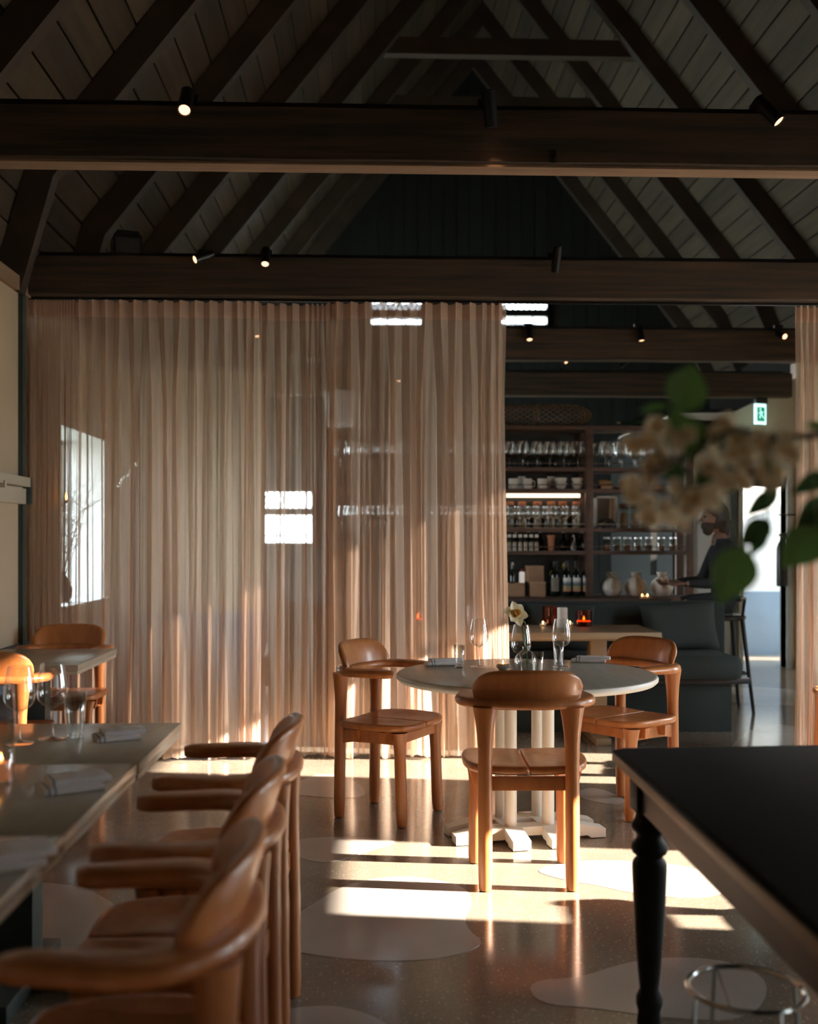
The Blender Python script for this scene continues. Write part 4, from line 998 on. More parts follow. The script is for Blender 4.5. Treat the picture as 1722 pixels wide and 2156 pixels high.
# ------------------------------------------------------------------ bar: counter, shelves and what stands on them
BY0, BY1, BZ = 8.62, 9.42, 0.855
bx0, bx1 = P(694, 1200, 9.1).x, P(1445, 1200, 9.1).x
t = thing('bar_counter', 'dark bar counter behind the sofa carrying the shelves', 'counter', (0, BY0, 0))
ob('body', MB().box((bx0 + .02, 0.03, 0.0), (bx1 - .02, BY1 - BY0 - .02, BZ - 0.045)), dark_stuff, t, smooth=False)
ob('worktop', MB().box((bx0, 0.0, BZ - 0.044), (bx1 + 0.06, BY1 - BY0, BZ), c=0.004), shelf_wood, t, angle=30)
ob('plinth', MB().box((bx0 + .04, 0.06, 0.0), (bx1 - .04, 0.07, 0.1)), black_metal, t, smooth=False)
SYF, SYB = 9.0, 9.34
t = thing('bar_shelving', 'dark brown open bar shelving stacked with glasses and bottles', 'shelving', (0, SYF, 0))
zs = {k: P(1240, py, 9.0).z for k, py in (('top', 900), ('s1', 988), ('s2', 1033), ('s3', 1116), ('s4', 1164))}
ux = [bx0, P(880, 1100, 9).x, P(1065, 1100, 9).x - 0.02, P(1241, 1100, 9).x, bx1]
for k, z in zs.items():
    ob('shelf_board', MB().box((bx0, 0.002, z - 0.016), (bx1, SYB - SYF - .002, z + 0.016), c=0.002), shelf_wood, t, angle=30)
for i, x in enumerate(ux):
    if i == 2: continue
    ob('upright', MB().box((x - 0.032, -0.004, BZ), (x + 0.032, 0.05, zs['top'] + 0.017), c=0.003), shelf_wood, t, angle=30)
    ob('upright', MB().box((x - 0.032, SYB - SYF - .05, BZ), (x + 0.032, SYB - SYF, zs['top'] + 0.017), c=0.003), shelf_wood, t, angle=30)
for k in ('s1', 's2', 's3', 's4'):
    ob('shelf_rail', MB().tube([(bx0, 0.012, zs[k] + 0.05), (bx1, 0.012, zs[k] + 0.05)], 0.004, 6), silver if k == 's3' else shelf_wood, t)
ob('back_panel', MB().box((bx0, SYB - SYF + .002, BZ), (ux[3], SYB - SYF + .014, zs['top'])), dark_stuff, t, smooth=False)
ob('light_strip', MB().box((P(1068, 1050, 9.2).x, 0.22, zs['s2'] - 0.048), (P(1222, 1050, 9.2).x, 0.26, zs['s2'] - 0.018)), led, t, smooth=False)
big = stem_glass_profile(0.225, 0.058, 0.043, 0.042, 0.085); mid = stem_glass_profile(0.19, 0.036, 0.030, 0.034, 0.085)
def shelf_glass_proto(prof, nm):
    t = thing(nm, '', 'glass')
    ob('bowl', glass_mesh('bowl', prof[8:], clear_glass, 18), None, t); ob('stem', glass_mesh('stem', prof[4:9], clear_glass, 10), None, t); ob('foot', glass_mesh('foot', prof[0:5], clear_glass, 18), None, t)
    return t
rows = [('s1', big, 0.118, 'large wine glass in the row on the upper bar shelf', 'large wine glasses on the upper bar shelf', [(9.07, 0), (9.22, 0.06)]),
        ('s3', mid, 0.082, 'small stem glass in the row under the lit strip', 'small stem glasses on the middle bar shelf', [(9.06, 0), (9.17, 0.04)])]
for key, prof, dx, lab, grp, lines in rows:
    proto = None
    for yy, o_ in lines:
        x = bx0 + 0.10 + o_
        xe = (bx1 - 0.1) if key == 's1' else ux[3] - 0.06
        while x < xe:
            if all(abs(x - u) > 0.075 for j, u in enumerate(ux) if j != 2):
                p = (x + R.uniform(-.008, .008), yy + R.uniform(-.01, .01), zs[key] + 0.016)
                veiled = x < P(1062, 1100, 9.1).x
                L_ = lab + (' veiled by the curtain' if veiled else ' right of the curtain'); G_ = grp + (', behind the curtain' if veiled else '')
                if proto is None: proto = shelf_glass_proto(prof, 'stem_glass'); proto.location = p; proto['label'] = L_; proto['group'] = G_
                else: dup(proto, p, None, L_, G_)
            x += dx
def put(name, mb, mat, loc, label, cat, group, parent=None, angle=40):
    o = ob(name, mb, mat, angle=angle, loc=loc); return tag(o, label, cat, group)
def sp(px, key, y): return Vector((P(px, 1100, y).x, y, (zs[key] + 0.016) if key != 'c' else BZ))
# white bowls and mugs
bowl_m = MB().lathe([(0.028, 0.0), (0.030, 0.006), (0.046, 0.03), (0.050, 0.052), (0.047, 0.052), (0.042, 0.03), (0.026, 0.010)], 20).mesh('bowl', ceramic)
mug_m = MB().lathe([(0.036, 0.0), (0.040, 0.01), (0.041, 0.088), (0.038, 0.088), (0.036, 0.012)], 20).mesh('mug', ceramic)
for k, px in enumerate((1080, 1110, 1141)):
    t = thing('mug', ['white mug nearest the curtain on the second bar shelf', 'white mug second from the curtain on the bar shelf', 'white mug beside the stacked bowls on the bar shelf'][k], 'mug', sp(px, 's2', 9.08), group='white mugs on the bar shelf')
    ob('body', mug_m, None, t); ob('handle', MB().tube([(0.038, 0, 0.07), (0.062, 0, 0.066), (0.066, 0, 0.04), (0.058, 0, 0.022), (0.038, 0, 0.02)], 0.005, 6), ceramic, t)
for k, px in enumerate((1181, 1215)):
    for q in range(2):
        t = thing('bowl', ['lower', 'upper'][q] + ' white bowl of the stack ' + ['beside the mugs', 'by the shelf upright'][k], 'bowl', sp(px, 's2', 9.08) + Vector((0, 0, q * 0.042)), group='white bowls on the bar shelf')
        ob('body', bowl_m, None, t)
for k, px in enumerate((1098, 1160)):
    t = thing('jug', ['small white jug behind the mugs', 'small white jug between mugs and bowls'][k], 'jug', sp(px, 's2', 9.22), group='white jugs on the bar shelf')
    ob('body', MB().lathe([(0.03, 0), (0.045, 0.03), (0.04, 0.08), (0.03, 0.1), (0.034, 0.115), (0.03, 0.115), (0.026, 0.1)], 18), ceramic, t); ob('handle', MB().tube([(0.03, 0, 0.1), (0.06, 0, 0.09), (0.058, 0, 0.05), (0.043, 0, 0.035)], 0.005, 6), ceramic, t)
# jars with orange lids behind the small glasses
for k, px in enumerate((1073, 1099, 1131, 1160, 1184, 1213)):
    t = thing('lidded_jar', 'storage jar with an orange lid behind the small glasses, ' + ['nearest the curtain', 'second from the curtain', 'third from the curtain', 'fourth from the curtain', 'fifth from the curtain', 'by the upright'][k], 'jar', sp(px, 's3', 9.275), group='orange-lidded jars on the bar shelf')
    ob('body', MB().lathe([(0.04, 0.0), (0.043, 0.01), (0.043, 0.18), (0.034, 0.20)], 16), jar_glass, t); ob('filling', MB().lathe([(0.038, 0.005), (0.038, 0.13)], 12), principled('filling', (0.30, 0.2, 0.11), 0.7, var=0.3), t)
    ob('lid', MB().lathe([(0.035, 0.20), (0.037, 0.202), (0.037, 0.228), (0.030, 0.232)], 16), orange_lid, t)
# small spice jars, pots
for k in range(6):
    t = thing('spice_jar', 'tiny pale-capped spice jar in the short row below the stem glasses', 'jar', sp(1072 + k * 11.5, 's4', 9.10), group='spice jars in the short row')
    ob('body', MB().lathe([(0.019, 0), (0.020, 0.10), (0.014, 0.115)], 12), jar_glass, t); ob('filling', MB().lathe([(0.017, 0.002), (0.017, 0.075)], 10), principled('spice', (0.4, 0.3, 0.17), 0.8, var=0.3), t); ob('cap', MB().lathe([(0.016, 0.115), (0.016, 0.14)], 12), ceramic, t)
t = thing('clay_pot', 'small orange clay pot on the lower bar shelf', 'pot', sp(1160, 's4', 9.12)); ob('body', MB().lathe([(0.022, 0.06 - .06), (0.03, 0.125), (0.027, 0.125), (0.019, 0.01)], 18), terracotta, t); ob('rim', MB().lathe([(0.031, 0.115), (0.034, 0.118), (0.034, 0.132), (0.030, 0.134)], 18), terracotta, t)
t = thing('ribbon_bottle', 'slim bottle with a pale pink ribbon on the lower bar shelf', 'bottle', sp(1206, 's4', 9.10)); ob('body', MB().lathe([(0.022, 0), (0.023, 0.07), (0.010, 0.10), (0.010, 0.13)], 14), bottle_glass, t); ob('ribbon', MB().tube([(0.0, -0.02, 0.14), (0.012, -0.026, 0.10), (-0.004, -0.028, 0.06), (-0.012, -0.027, 0.02)], 0.008, 6, flat=0.3), principled('pink', (0.62, 0.36, 0.30), 0.6, var=0.1), t)
for k, px in enumerate((1086, 1112, 1137, 1186, 1224)):
    t = thing('short_bottle', 'dark short bottle at the back of the lower bar shelf', 'bottle', sp(px, 's4', 9.24), group='dark bottles on the lower bar shelf')
    ob('body', MB().lathe([(0.028, 0), (0.030, 0.01), (0.030, 0.09), (0.012, 0.12), (0.011, 0.155)], 14), bottle_glass, t); ob('cap', MB().lathe([(0.013, 0.155), (0.013, 0.172)], 12), silver, t)
# wine bottles on the counter
for k, px in enumerate((1168, 1193, 1213, 1234)):
    t = thing('wine_bottle', ['plain-labelled wine bottle beside the wooden crates', 'picture-labelled wine bottle, first after the plain one', 'picture-labelled wine bottle in the middle of the row', 'picture-labelled wine bottle against the upright'][k], 'bottle', sp(px, 'c', 9.05 if k else 9.08), group='wine bottles on the bar counter')
    ob('glass_body', MB().lathe([(0.034, 0.0), (0.0375, 0.006), (0.0375, 0.185), (0.030, 0.205), (0.015, 0.225), (0.0145, 0.285), (0.0155, 0.287), (0.0155, 0.296)], 20), bottle_glass, t)
    lb = MB(); nn = 12
    for i in range(nn): 
        for j in range(1): pass
    vs = []; fs = []
    for i in range(nn + 1):
        a = -PI / 2 - 1.05 + 2.1 * i / nn
        for z in (0.0, 0.115): vs.append(Vector((0.0379 * math.cos(a), 0.0379 * math.sin(a), z)))
    for i in range(nn): fs.append((2*i, 2*i+2, 2*i+3, 2*i+1))
    lb.add(vs, fs); ob('label', lb, label_print if k else principled('plain_label', (0.22, 0.19, 0.15), 0.8, var=0.1), t, loc=(0, 0, 0.045))
    ob('capsule', MB().lathe([(0.0158, 0.245), (0.0164, 0.246), (0.0164, 0.298), (0.012, 0.300)], 14), dark_stuff, t)
# crates, small bottle, lamp-like vase, greens
def crate(px0, px1, h, y, z, label):
    a, b = P(px0, 1200, y).x, P(px1, 1200, y).x; w = b - a
    t = thing('wooden_crate', label, 'box', ((a + b) / 2, y, z), group='wooden boxes on the bar counter')
    ob('body', MB().box((-w/2, 0, 0), (w/2, 0.17, h * 0.86), c=0.003), box_wood, t, angle=30); ob('lid', MB().box((-w/2 - .002, -0.002, h * 0.86 + .001), (w/2 + .002, 0.172, h), c=0.003), box_wood, t, angle=30)
crate(1073, 1105, 0.115, 9.06, BZ, 'wooden box nearest the curtain on the counter')
crate(1116, 1149, 0.125, 9.06, BZ, 'lower wooden box of the stack of two')
crate(1111, 1145, 0.135, 9.06, BZ + 0.126, 'upper wooden box of the stack of two')
t = thing('white_bottle', 'small white bottle on the wooden box nearest the curtain', 'bottle', Vector((P(1099, 1, 9.12).x, 9.13, BZ + 0.1155)))
ob('body', MB().lathe([(0.022, 0), (0.024, 0.005), (0.024, 0.085), (0.016, 0.094)], 16), emit('self_lit_white', (0.9, 0.86, 0.80), 0.25), t); ob('cap', MB().lathe([(0.012, 0.094), (0.013, 0.12)], 12), red_paint, t)  # bottle body has a faint glow painted in, though it is no lamp
t = thing('oil_bottle', 'small dark oil bottle beside the white bottle', 'bottle', Vector((P(1078, 1, 9.12).x, 9.10, BZ + 0.1155)))
ob('body', MB().lathe([(0.024, 0), (0.026, 0.07), (0.012, 0.10), (0.011, 0.15)], 16), bottle_glass, t); ob('stopper', MB().lathe([(0.012, 0.15), (0.014, 0.165), (0.006, 0.175)], 12), silver, t)
t = thing('lemon_sprig', 'leafy sprig with yellow lemons behind the bottles', 'plant', Vector((P(1172, 1, 9.2).x, 9.22, BZ)))
ob('pot', MB().lathe([(0.045, 0), (0.055, 0.13), (0.05, 0.13), (0.04, 0.02)], 18), dark_stuff, t)
lm_ = leaf_mesh('leaf', 0.07, 0.035, leaf_dark, 0.2, 0.3, 6, 2)
ob('stem', MB().tube([(0, 0, 0.05), (0.01, 0, 0.30)], 0.005, 6), stem_green, t)
for i in range(14):
    a = R.uniform(0, 6.28); z = R.uniform(0.14, 0.30); place(ob('leaf', lm_, None, t), frame(Vector((0.005, 0, z)), (math.cos(a) * 1.2, math.sin(a) * .8, R.uniform(-.2, .5)), (0, 0, 1)))
for dx, z in ((-0.05, 0.19), (0.06, 0.25)): ob('lemon', MB().lathe([(0.0, -0.032), (0.012, -0.026), (0.022, 0), (0.012, 0.026), (0.0, 0.032)], 12, Matrix.Translation((dx, -0.05, z))), principled('lemon', (0.62, 0.48, 0.08), 0.5, var=0.1), t)
# right bay: carafes with wooden stoppers, glazed box, wooden boards, jars, wrapped gourds
for k, px in enumerate((1313, 1337, 1357)):
    t = thing('carafe', ['tall jar with dark wooden stopper beside the glazed cabinet frame', 'middle tall jar with dark wooden stopper', 'tall jar with dark wooden stopper, farthest from the upright'][k], 'jar', sp(px, 's3', 9.12), group='stoppered jars on the bar shelf')
    ob('body', MB().lathe([(0.036, 0), (0.038, 0.01), (0.038, 0.15), (0.028, 0.165)], 16), jar_glass, t); ob('filling', MB().lathe([(0.034, 0.004), (0.034, 0.13)], 12), principled('meal', (0.30, 0.22, 0.14), 0.8, var=0.2), t); ob('stopper', MB().lathe([(0.030, 0.165), (0.040, 0.168), (0.040, 0.205), (0.034, 0.212)], 16), principled('stopper', (0.09, 0.05, 0.03), 0.6, var=0.2), t)
t = thing('glazed_box', 'glass-fronted display box with a pale frame on the bar shelf', 'box', Vector((0, 9.20, zs['s3'] + 0.016)))
a, b = P(1253, 1, 9.2).x, P(1300, 1, 9.2).x; hh = P(1250, 1044, 9.2).z - zs['s3'] - 0.016
ob('frame', MB().box((a, 0, 0), (a + 0.018, 0.1, hh)).box((b - 0.018, 0, 0), (b, 0.1, hh)).box((a, 0, hh - 0.018), (b, 0.1, hh)).box((a, 0, 0), (b, 0.1, 0.015)), paper, t, smooth=False)
ob('pane', MB().box((a + .018, 0.01, 0.015), (b - .018, 0.014, hh - .018)), clear_glass, t, smooth=False); ob('back', MB().box((a + .018, 0.08, 0.015), (b - .018, 0.09, hh - .018)), principled('box_back', (0.25, 0.23, 0.2), 0.8, var=0.1), t, smooth=False)
t = thing('dark_bowl', 'upturned dark bowl in front of the glazed box', 'bowl', sp(1283, 's3', 9.08)); ob('body', MB().lathe([(0.062, 0), (0.063, 0.006), (0.055, 0.045), (0.03, 0.072), (0.0, 0.078)], 20), dark_stuff, t); ob('foot_ring', MB().lathe([(0.022, 0.074), (0.022, 0.083)], 14), dark_stuff, t)
for k, (px, w, h) in enumerate(((1272, 0.10, 0.03), (1318, 0.16, 0.028), (1372, 0.13, 0.032))):
    t = thing('cutting_board', ['short wooden board beside the middle upright', 'longest wooden board lying on the second shelf', 'wooden board toward the open end of the second shelf'][k], 'board', sp(px, 's2', 9.13), 0.1 * k, 'wooden boards on the bar shelf')
    ob('plank', MB().box((-w/2, -0.09, 0), (w/2, 0.09, h), c=0.006), box_wood, t); ob('grip', MB().box((w/2 - .002, -0.02, h * .2), (w/2 + 0.05, 0.02, h * .8), c=0.004), box_wood, t)
    if k < 2: put('bread_loaf', MB().lathe([(0.0, -0.06), (0.02, -0.055), (0.028, -0.02), (0.03, 0.02), (0.02, 0.055), (0.0, 0.06)], 14, Matrix.Rotation(PI/2, 4, 'Y')), principled('crust', (0.42, 0.24, 0.10), 0.7, scale=(20, 20, 20), var=0.3), sp(px, 's2', 9.13) + Vector((0, 0, h + 0.029)), ['small bread loaf on the short wooden board', 'small bread loaf on the longest wooden board'][k], 'bread', 'bread on the bar shelf')
for k, px in enumerate((1277, 1299, 1321, 1343, 1366, 1392, 1417)):
    t = thing('glass_jar', 'clip-top glass jar on the lower right shelf, ' + ['beside the middle upright', 'second from the upright', 'third from the upright', 'fourth from the upright', 'fifth from the upright', 'second from the shelf end', 'at the shelf end'][k], 'jar', sp(px, 's4', 9.10 + 0.04 * (k % 2)), group='glass jars on the lower right shelf')
    ob('body', MB().lathe([(0.030, 0), (0.033, 0.01), (0.033, 0.085), (0.024, 0.10)], 16), jar_glass, t); ob('filling', MB().lathe([(0.029, 0.004), (0.029, 0.05)], 12), principled('preserve', (0.25, 0.12, 0.05), 0.5, var=0.4), t); ob('lid', MB().lathe([(0.026, 0.10), (0.030, 0.103), (0.030, 0.115), (0.022, 0.12)], 16), clear_glass, t)
for k, px in enumerate((1287, 1338, 1393)):
    t = thing('wrapped_jar', ['cloth-wrapped round jar with raffia bow nearest the upright', 'cloth-wrapped round jar with raffia bow in the middle', 'cloth-wrapped round jar with raffia bow at the shelf end'][k], 'jar', sp(px, 'c', 9.07), group='wrapped jars on the bar counter')
    ob('body', MB().lathe([(0.045, 0.0), (0.07, 0.012), (0.092, 0.05), (0.096, 0.085), (0.082, 0.125), (0.05, 0.155), (0.03, 0.165), (0.034, 0.19), (0.045, 0.205)], 24), ceramic, t)
    for s in (-1, 1):
        ob('bow', MB().tube([(0, -0.03, 0.168), (s * 0.03, -0.05, 0.195), (s * 0.055, -0.055, 0.185), (s * 0.03, -0.055, 0.168), (0, -0.034, 0.166)], 0.006, 6, flat=0.4), raffia, t)
        ob('bow_tail', MB().tube([(0, -0.036, 0.166), (s * 0.012, -0.085, 0.125), (s * 0.018, -0.103, 0.07)], 0.006, 6, flat=0.4), raffia, t)
    ob('tie', MB().tube([(0.032 * math.cos(i * PI / 8), 0.032 * math.sin(i * PI / 8), 0.166) for i in range(17)], 0.005, 6), raffia, t)
for k, px in enumerate((1352, 1363)): small_tea(sp(px, 'c', 8.80), 'small tealight on the counter in front of the wrapped jars', 'tealights before the wrapped jars')
for k, px in enumerate((1462, 1470, 1488)): small_tea(Vector((P(px, 1, 8.75).x if P(px, 1, 8.75).x < bx1 + .04 else bx1 + .03, 8.70 + .05 * k, BZ)), 'small lit tealight at the end of the counter by the seated person', 'tealights at the counter end')
# wicker fish trap on top of the shelves
t = thing('wicker_trap', 'long woven wicker fish trap lying on top of the bar shelves', 'basket', (P(1240, 860, 9.15).x, 9.16, zs['top'] + 0.016 + 0.10), 0)
prof = [(0.005, 0.03), (0.045, 0.0), (0.075, -0.05), (0.092, -0.12), (0.098, -0.25), (0.095, -0.45), (0.088, -0.75), (0.10, -1.05), (0.085, -1.3)]
def rad(s):
    for (r0, z0), (r1, z1) in zip(prof, prof[1:]):
        if z0 >= s >= z1: return r0 + (r1 - r0) * (z0 - s) / (z0 - z1)
    return prof[-1][0]
MR = Matrix.Rotation(PI / 2, 4, 'Y')
weave = MB()
for d in (1, -1):
    for k in range(14):
        pts = []
        for i in range(44):
            s = 0.02 - 1.3 * i / 43; a = 2 * PI * k / 14 + d * (-s) * 7.0; r = rad(s) * (1.0 if d > 0 else 0.97)
            pts.append((s, r * math.cos(a), r * math.sin(a)))
        weave.tube(pts, 0.0045, 4)
tag(ob('weave', weave, wicker, t), kind='stuff')
for s in (-0.05, -0.45, -0.9, -1.28): ob('hoop', MB().tube([(s, rad(s) * math.cos(i * PI / 12), rad(s) * math.sin(i * PI / 12)) for i in range(25)], 0.008, 6), wicker, t)
t = thing('green_bottle', 'green glass bottle lying on top of the shelves beside the wicker trap', 'bottle', (P(1345, 866, 9.15).x, 9.15, zs['top'] + 0.016 + 0.042))
ob('body', MB().lathe([(0.012, -0.16), (0.013, -0.06), (0.04, -0.02), (0.042, 0.0), (0.042, 0.18), (0.036, 0.19)], 18, MR), principled('green_glass', (0.03, 0.07, 0.04), 0.15, var=0.2), t); ob('cork', MB().lathe([(0.010, -0.185), (0.0105, -0.155)], 10, MR), box_wood, t)
# pendant lamp behind the curtain
pl = P(716, 860, 8.75)
t = thing('pendant_lamp', 'white drum pendant lamp hanging behind the curtain', 'lamp', (pl.x, 8.75, 0)); ztop = P(716, 826, 8.75).z; zbot = P(716, 898, 8.75).z
ob('lamp_shade', MB().sheet_lathe([(0.105, zbot), (0.142, ztop)], 32), lampshade_mat, t); ob('cord', MB().tube([(0, 0, ztop - .02), (0, 0, 2.803)], 0.004, 6), black_metal, t)
ob('spider', MB().box((-0.14, -.004, ztop - .012), (0.14, .004, ztop - .006)), black_metal, t, smooth=False); ob('bulb', MB().lathe([(0.0, zbot + .06), (0.03, zbot + .09), (0.03, zbot + .12), (0.014, zbot + .16), (0.014, ztop - .012)], 16), wax, t)

# ------------------------------------------------------------------ lamps on the beams
def track(y, z, x0, x1, label):
    return tag(ob('lamp_track', MB().box((x0, y - .018, z), (x1, y + .018, z + 0.02)), black_metal, smooth=False), label, 'track', 'black lamp tracks on the tie beams')
track(4.20, 3.007, XL, XR, 'thin black lamp track along the top of the nearest tie beam')
track(6.53, 3.038, XL + .1, XR, 'thin black lamp track along the top of the curtain beam')
track(8.72, 3.052, XL, XR, 'thin black lamp track along the third tie beam')
track(10.83, 3.032, XL, 4.2, 'thin black lamp track along the farthest tie beam')
def spot(px, py, Y, d, label, zt, yt, lit=True, power=2.5, r=0.026, L=0.13):
    p = P(px, py, Y); d = Vector(d).normalized()
    t = thing('track_spotlight', label, 'spotlight', p, group='black track spotlights')
    q = Vector((0, 0, 1)).rotation_difference(-d).to_matrix().to_4x4()
    ob('body', MB().lathe([(r * .78, 0.008), (r * .9, 0.0005), (r, 0.0), (r, L), (r * .8, L + 0.004)], 20, q), black_metal, t)
    ob('lamp_face', MB().lathe([(r * .82, 0.006), (r * .82, 0.0085)], 20, q), lamp_disc if lit else black_metal, t)
    back = q @ Vector((0, 0, L * 0.75)); hook = Vector((p.x + back.x * 0.6, yt, zt + 0.012)) - p
    ob('yoke', MB().tube([back, (back + hook) * 0.5 + Vector((0, 0, 0.012)), hook], 0.008, 6), black_metal, t)
    ob('adapter', MB().box((hook.x - .035, hook.y - .016, hook.z - 0.008), (hook.x + .035, hook.y + .016, hook.z + 0.016)), black_metal, t, smooth=False)
    if power and lit:
        ld = bpy.data.lights.new('spot_beam', 'SPOT'); lo_ = bpy.data.objects.new('spot_beam', ld); COL.objects.link(lo_); lo_.parent = t
        ld.energy = power; ld.color = (1.0, 0.6, 0.32); ld.spot_size = 0.9; ld.spot_blend = 0.5; ld.shadow_soft_size = 0.02
        lo_.location = d * 0.012; lo_.rotation_euler = (-d).to_track_quat('Z', 'Y').to_euler()
spot(388, 233, 4.07, (0.02, -0.62, -0.78), 'spotlight at the left of the nearest beam, its lit face toward the camera', 3.025, 4.20)
spot(1036, 268, 4.08, (0.16, 0.30, -0.95), 'spotlight at the middle of the nearest beam, seen edge-on', 3.025, 4.20)
spot(1641, 257, 4.07, (0.55, -0.34, -0.80), 'spotlight at the right of the nearest beam, dim orange face', 3.025, 4.20)
spot(409, 547, 6.42, (-0.72, -0.55, -0.42), 'spotlight turned sideways above the wide curtain', 3.055, 6.53)
spot(558, 557, 6.44, (0.0, -0.55, -0.82), 'spotlight pointing down above the curtain seam', 3.055, 6.53)
spot(1169, 574, 6.44, (-0.05, 0.25, -1.0), 'spotlight pointing away above the opening to the bar', 3.055, 6.53, lit=False, power=0, L=0.15)
spot(1115, 716, 8.62, (0.0, -0.42, -0.9), 'spotlight on the third beam nearest the curtain', 3.07, 8.72, power=3)
spot(1351, 718, 8.63, (0.1, -0.18, -1.0), 'spotlight at the middle of the third beam', 3.07, 8.72, power=3)
spot(1653, 709, 8.60, (0.2, -0.85, -0.45), 'spotlight on the third beam beside the right curtain', 3.07, 8.72, power=3)
spot(542, 709, 8.62, (0.1, -0.3, -0.95), 'spotlight glimmering through the wide curtain seam', 3.07, 8.72, power=3)
spot(1193, 762, 10.72, (0.5, -0.6, -0.55), 'spotlight with an orange face on the farthest beam', 3.05, 10.83, power=3)
spot(1305, 772, 10.73, (-0.75, -0.1, -0.62), 'unlit spotlight tilted sideways on the farthest beam', 3.05, 10.83, lit=False, power=0)
spot(840, 803, 10.74, (0.0, -0.25, -1.0), 'spotlight on the farthest beam glimmering through the curtain', 3.05, 10.83, power=3)
a, b = P(234, 500, 6.56), P(297, 500, 6.56)
t = thing('loudspeaker', 'small black loudspeaker standing on the curtain beam', 'speaker', ((a.x + b.x) / 2, 6.56, 3.041), 0.35)
ob('cabinet', MB().loft([[Vector((x * w, y, z)) for x, y in ((-.085, -.075), (.085, -.075), (.085, .075), (-.085, .075))] for z, w in ((0, 1), (0.11, 1), (0.145, 0.72))]), black_metal, t, smooth=False)
ob('grille', MB().box((-.07, -.08, .012), (.07, -.0755, .10)), dark_stuff, t, smooth=False)
hk = P(1165, 331, 4.165)
t = thing('beam_hook', 'small black hook under the front of the nearest tie beam', 'hook', (hk.x, 4.166, 2.80))
ob('plate', MB().box((-.01, -.006, 0.0), (.01, 0.002, 0.05)), black_metal, t, smooth=False); ob('hook', MB().tube([(0, -.004, .01), (0, -.02, -.004), (0, -.026, .012)], 0.004, 6), black_metal, t)

# exit sign and red sign
es = P(1600, 872, 10.86)
t = thing('exit_sign', 'lit green running-man exit sign hanging from the farthest beam', 'sign', (es.x, 10.86, es.z), 0.35)
ob('mount', MB().box((-.075, -.03, 0.105), (.075, .03, 2.788 - es.z), c=0.008), black_metal, t); ob('panel', MB().box((-.068, -.012, -.105), (.068, .012, .104)), exit_white, t, smooth=False)
ob('pictogram_field', MB().box((-.048, -.0145, -.075), (.048, -.0125, .07)), exit_green, t, smooth=False)
man = MB(); Y0 = -0.017
def strip(pts, w):
    for (x0, z0), (x1, z1) in zip(pts, pts[1:]): man.tube([(x0, Y0, z0), (x1, Y0, z1)], w, 5, flat=0.4)
strip([(-.005, .028), (.004, -.005)], .010); strip([(.004, -.005), (-.016, -.022), (-.012, -.048)], .006); strip([(.004, -.005), (.02, -.025), (.032, -.044)], .006)
strip([(-.004, .026), (-.024, .014), (-.03, -.004)], .005); strip([(-.004, .026), (.018, .016), (.028, .024)], .005)
man.lathe([(0, -.009), (.008, -.004), (.009, .002), (0, .010)], 10, Matrix.Translation((-.010, Y0, .048)))
ob('running_man', man, exit_white, t)
rs = P(1660, 951, YE - 0.02)
t = thing('red_sign', 'small sign with a red border on the end wall beside the right curtain', 'sign', (rs.x, YE - 0.012, rs.z))
ob('plate', MB().box((-.04, 0, -.08), (.04, .01, .08)), paper, t, smooth=False)
ob('border', MB().box((-.044, -.003, -.084), (-.030, .0, .084)).box((.030, -.003, -.084), (.044, 0, .084)).box((-.03, -.003, -.084), (.03, 0, -.066)).box((-.03, -.003, .07), (.03, 0, .084)), red_paint, t, smooth=False)
ob('symbol', MB().box((-.012, -.003, -.045), (.012, 0, .03)).box((-.02, -.003, .02), (.006, 0, .045)), red_paint, t, smooth=False)
fe = P(1648, 1235, YE - 0.1)
t = thing('black_canister', 'slim black bottle-shaped canister on the wall beside the doorway', 'canister', (fe.x, YE - 0.075, fe.z))
ob('body', MB().lathe([(0.05, 0), (0.056, 0.012), (0.056, 0.40), (0.04, 0.45), (0.02, 0.48), (0.02, 0.52)], 20), black_metal, t); ob('head', MB().box((-.03, -.02, .52), (.05, .02, .55), c=0.004), black_metal, t); ob('hose', MB().tube([(.03, -.02, .53), (.07, -.03, .45), (.066, -.02, .25)], .008, 6), black_metal, t)
ob('wall_bracket', MB().box((-.03, .05, .2), (.03, .0745, .26)), black_metal, t, smooth=False)
wr_ = P(1652, 1084, YE - 0.05)
t = thing('wall_rail', 'thin dark coat rail on the wall beside the doorway', 'rail', (wr_.x, YE - 0.001, wr_.z)); ob('bar', MB().tube([(-.08, -.06, 0), (.12, -.06, 0.0)], .008, 8), black_metal, t); ob('arm', MB().tube([(.02, -.06, 0), (.02, -0.002, 0)], .008, 8), black_metal, t)

# wall candle sconce and twigs in the left window
sc_ = P(137, 1047, 7.18)
t = thing('wall_sconce', 'small wall sconce with a glowing flame behind the gathered curtain', 'sconce', (XL + 0.001, 7.18, sc_.z - 0.02)); ob('arm', MB().tube([(0, 0, -.02), (.05, 0, -.03), (.07, 0, -.015)], .006, 6), black_metal, t); ob('cup', MB().lathe([(.012, -.015), (.022, .0), (.02, .0)], 14, Matrix.Translation((.07, 0, 0))), black_metal, t); ob('flame', MB().lathe([(0, .0), (.010, .015), (.009, .03), (0, .055)], 10, Matrix.Translation((.07, 0, 0))), flame, t)
vz = LW[2] + 0.025
t = thing('sill_vase', 'dark vase on the sill of the bright side window behind the curtain', 'vase', (XL - 0.14, 7.80, vz)); ob('body', MB().lathe([(.05, 0), (.075, .04), (.08, .1), (.05, .17), (.03, .2), (.036, .22), (.030, .22), (.024, .2)], 20), dark_stuff, t); ob('foot_ring', MB().lathe([(.048, -.0), (.05, .006)], 16), black_metal, t)
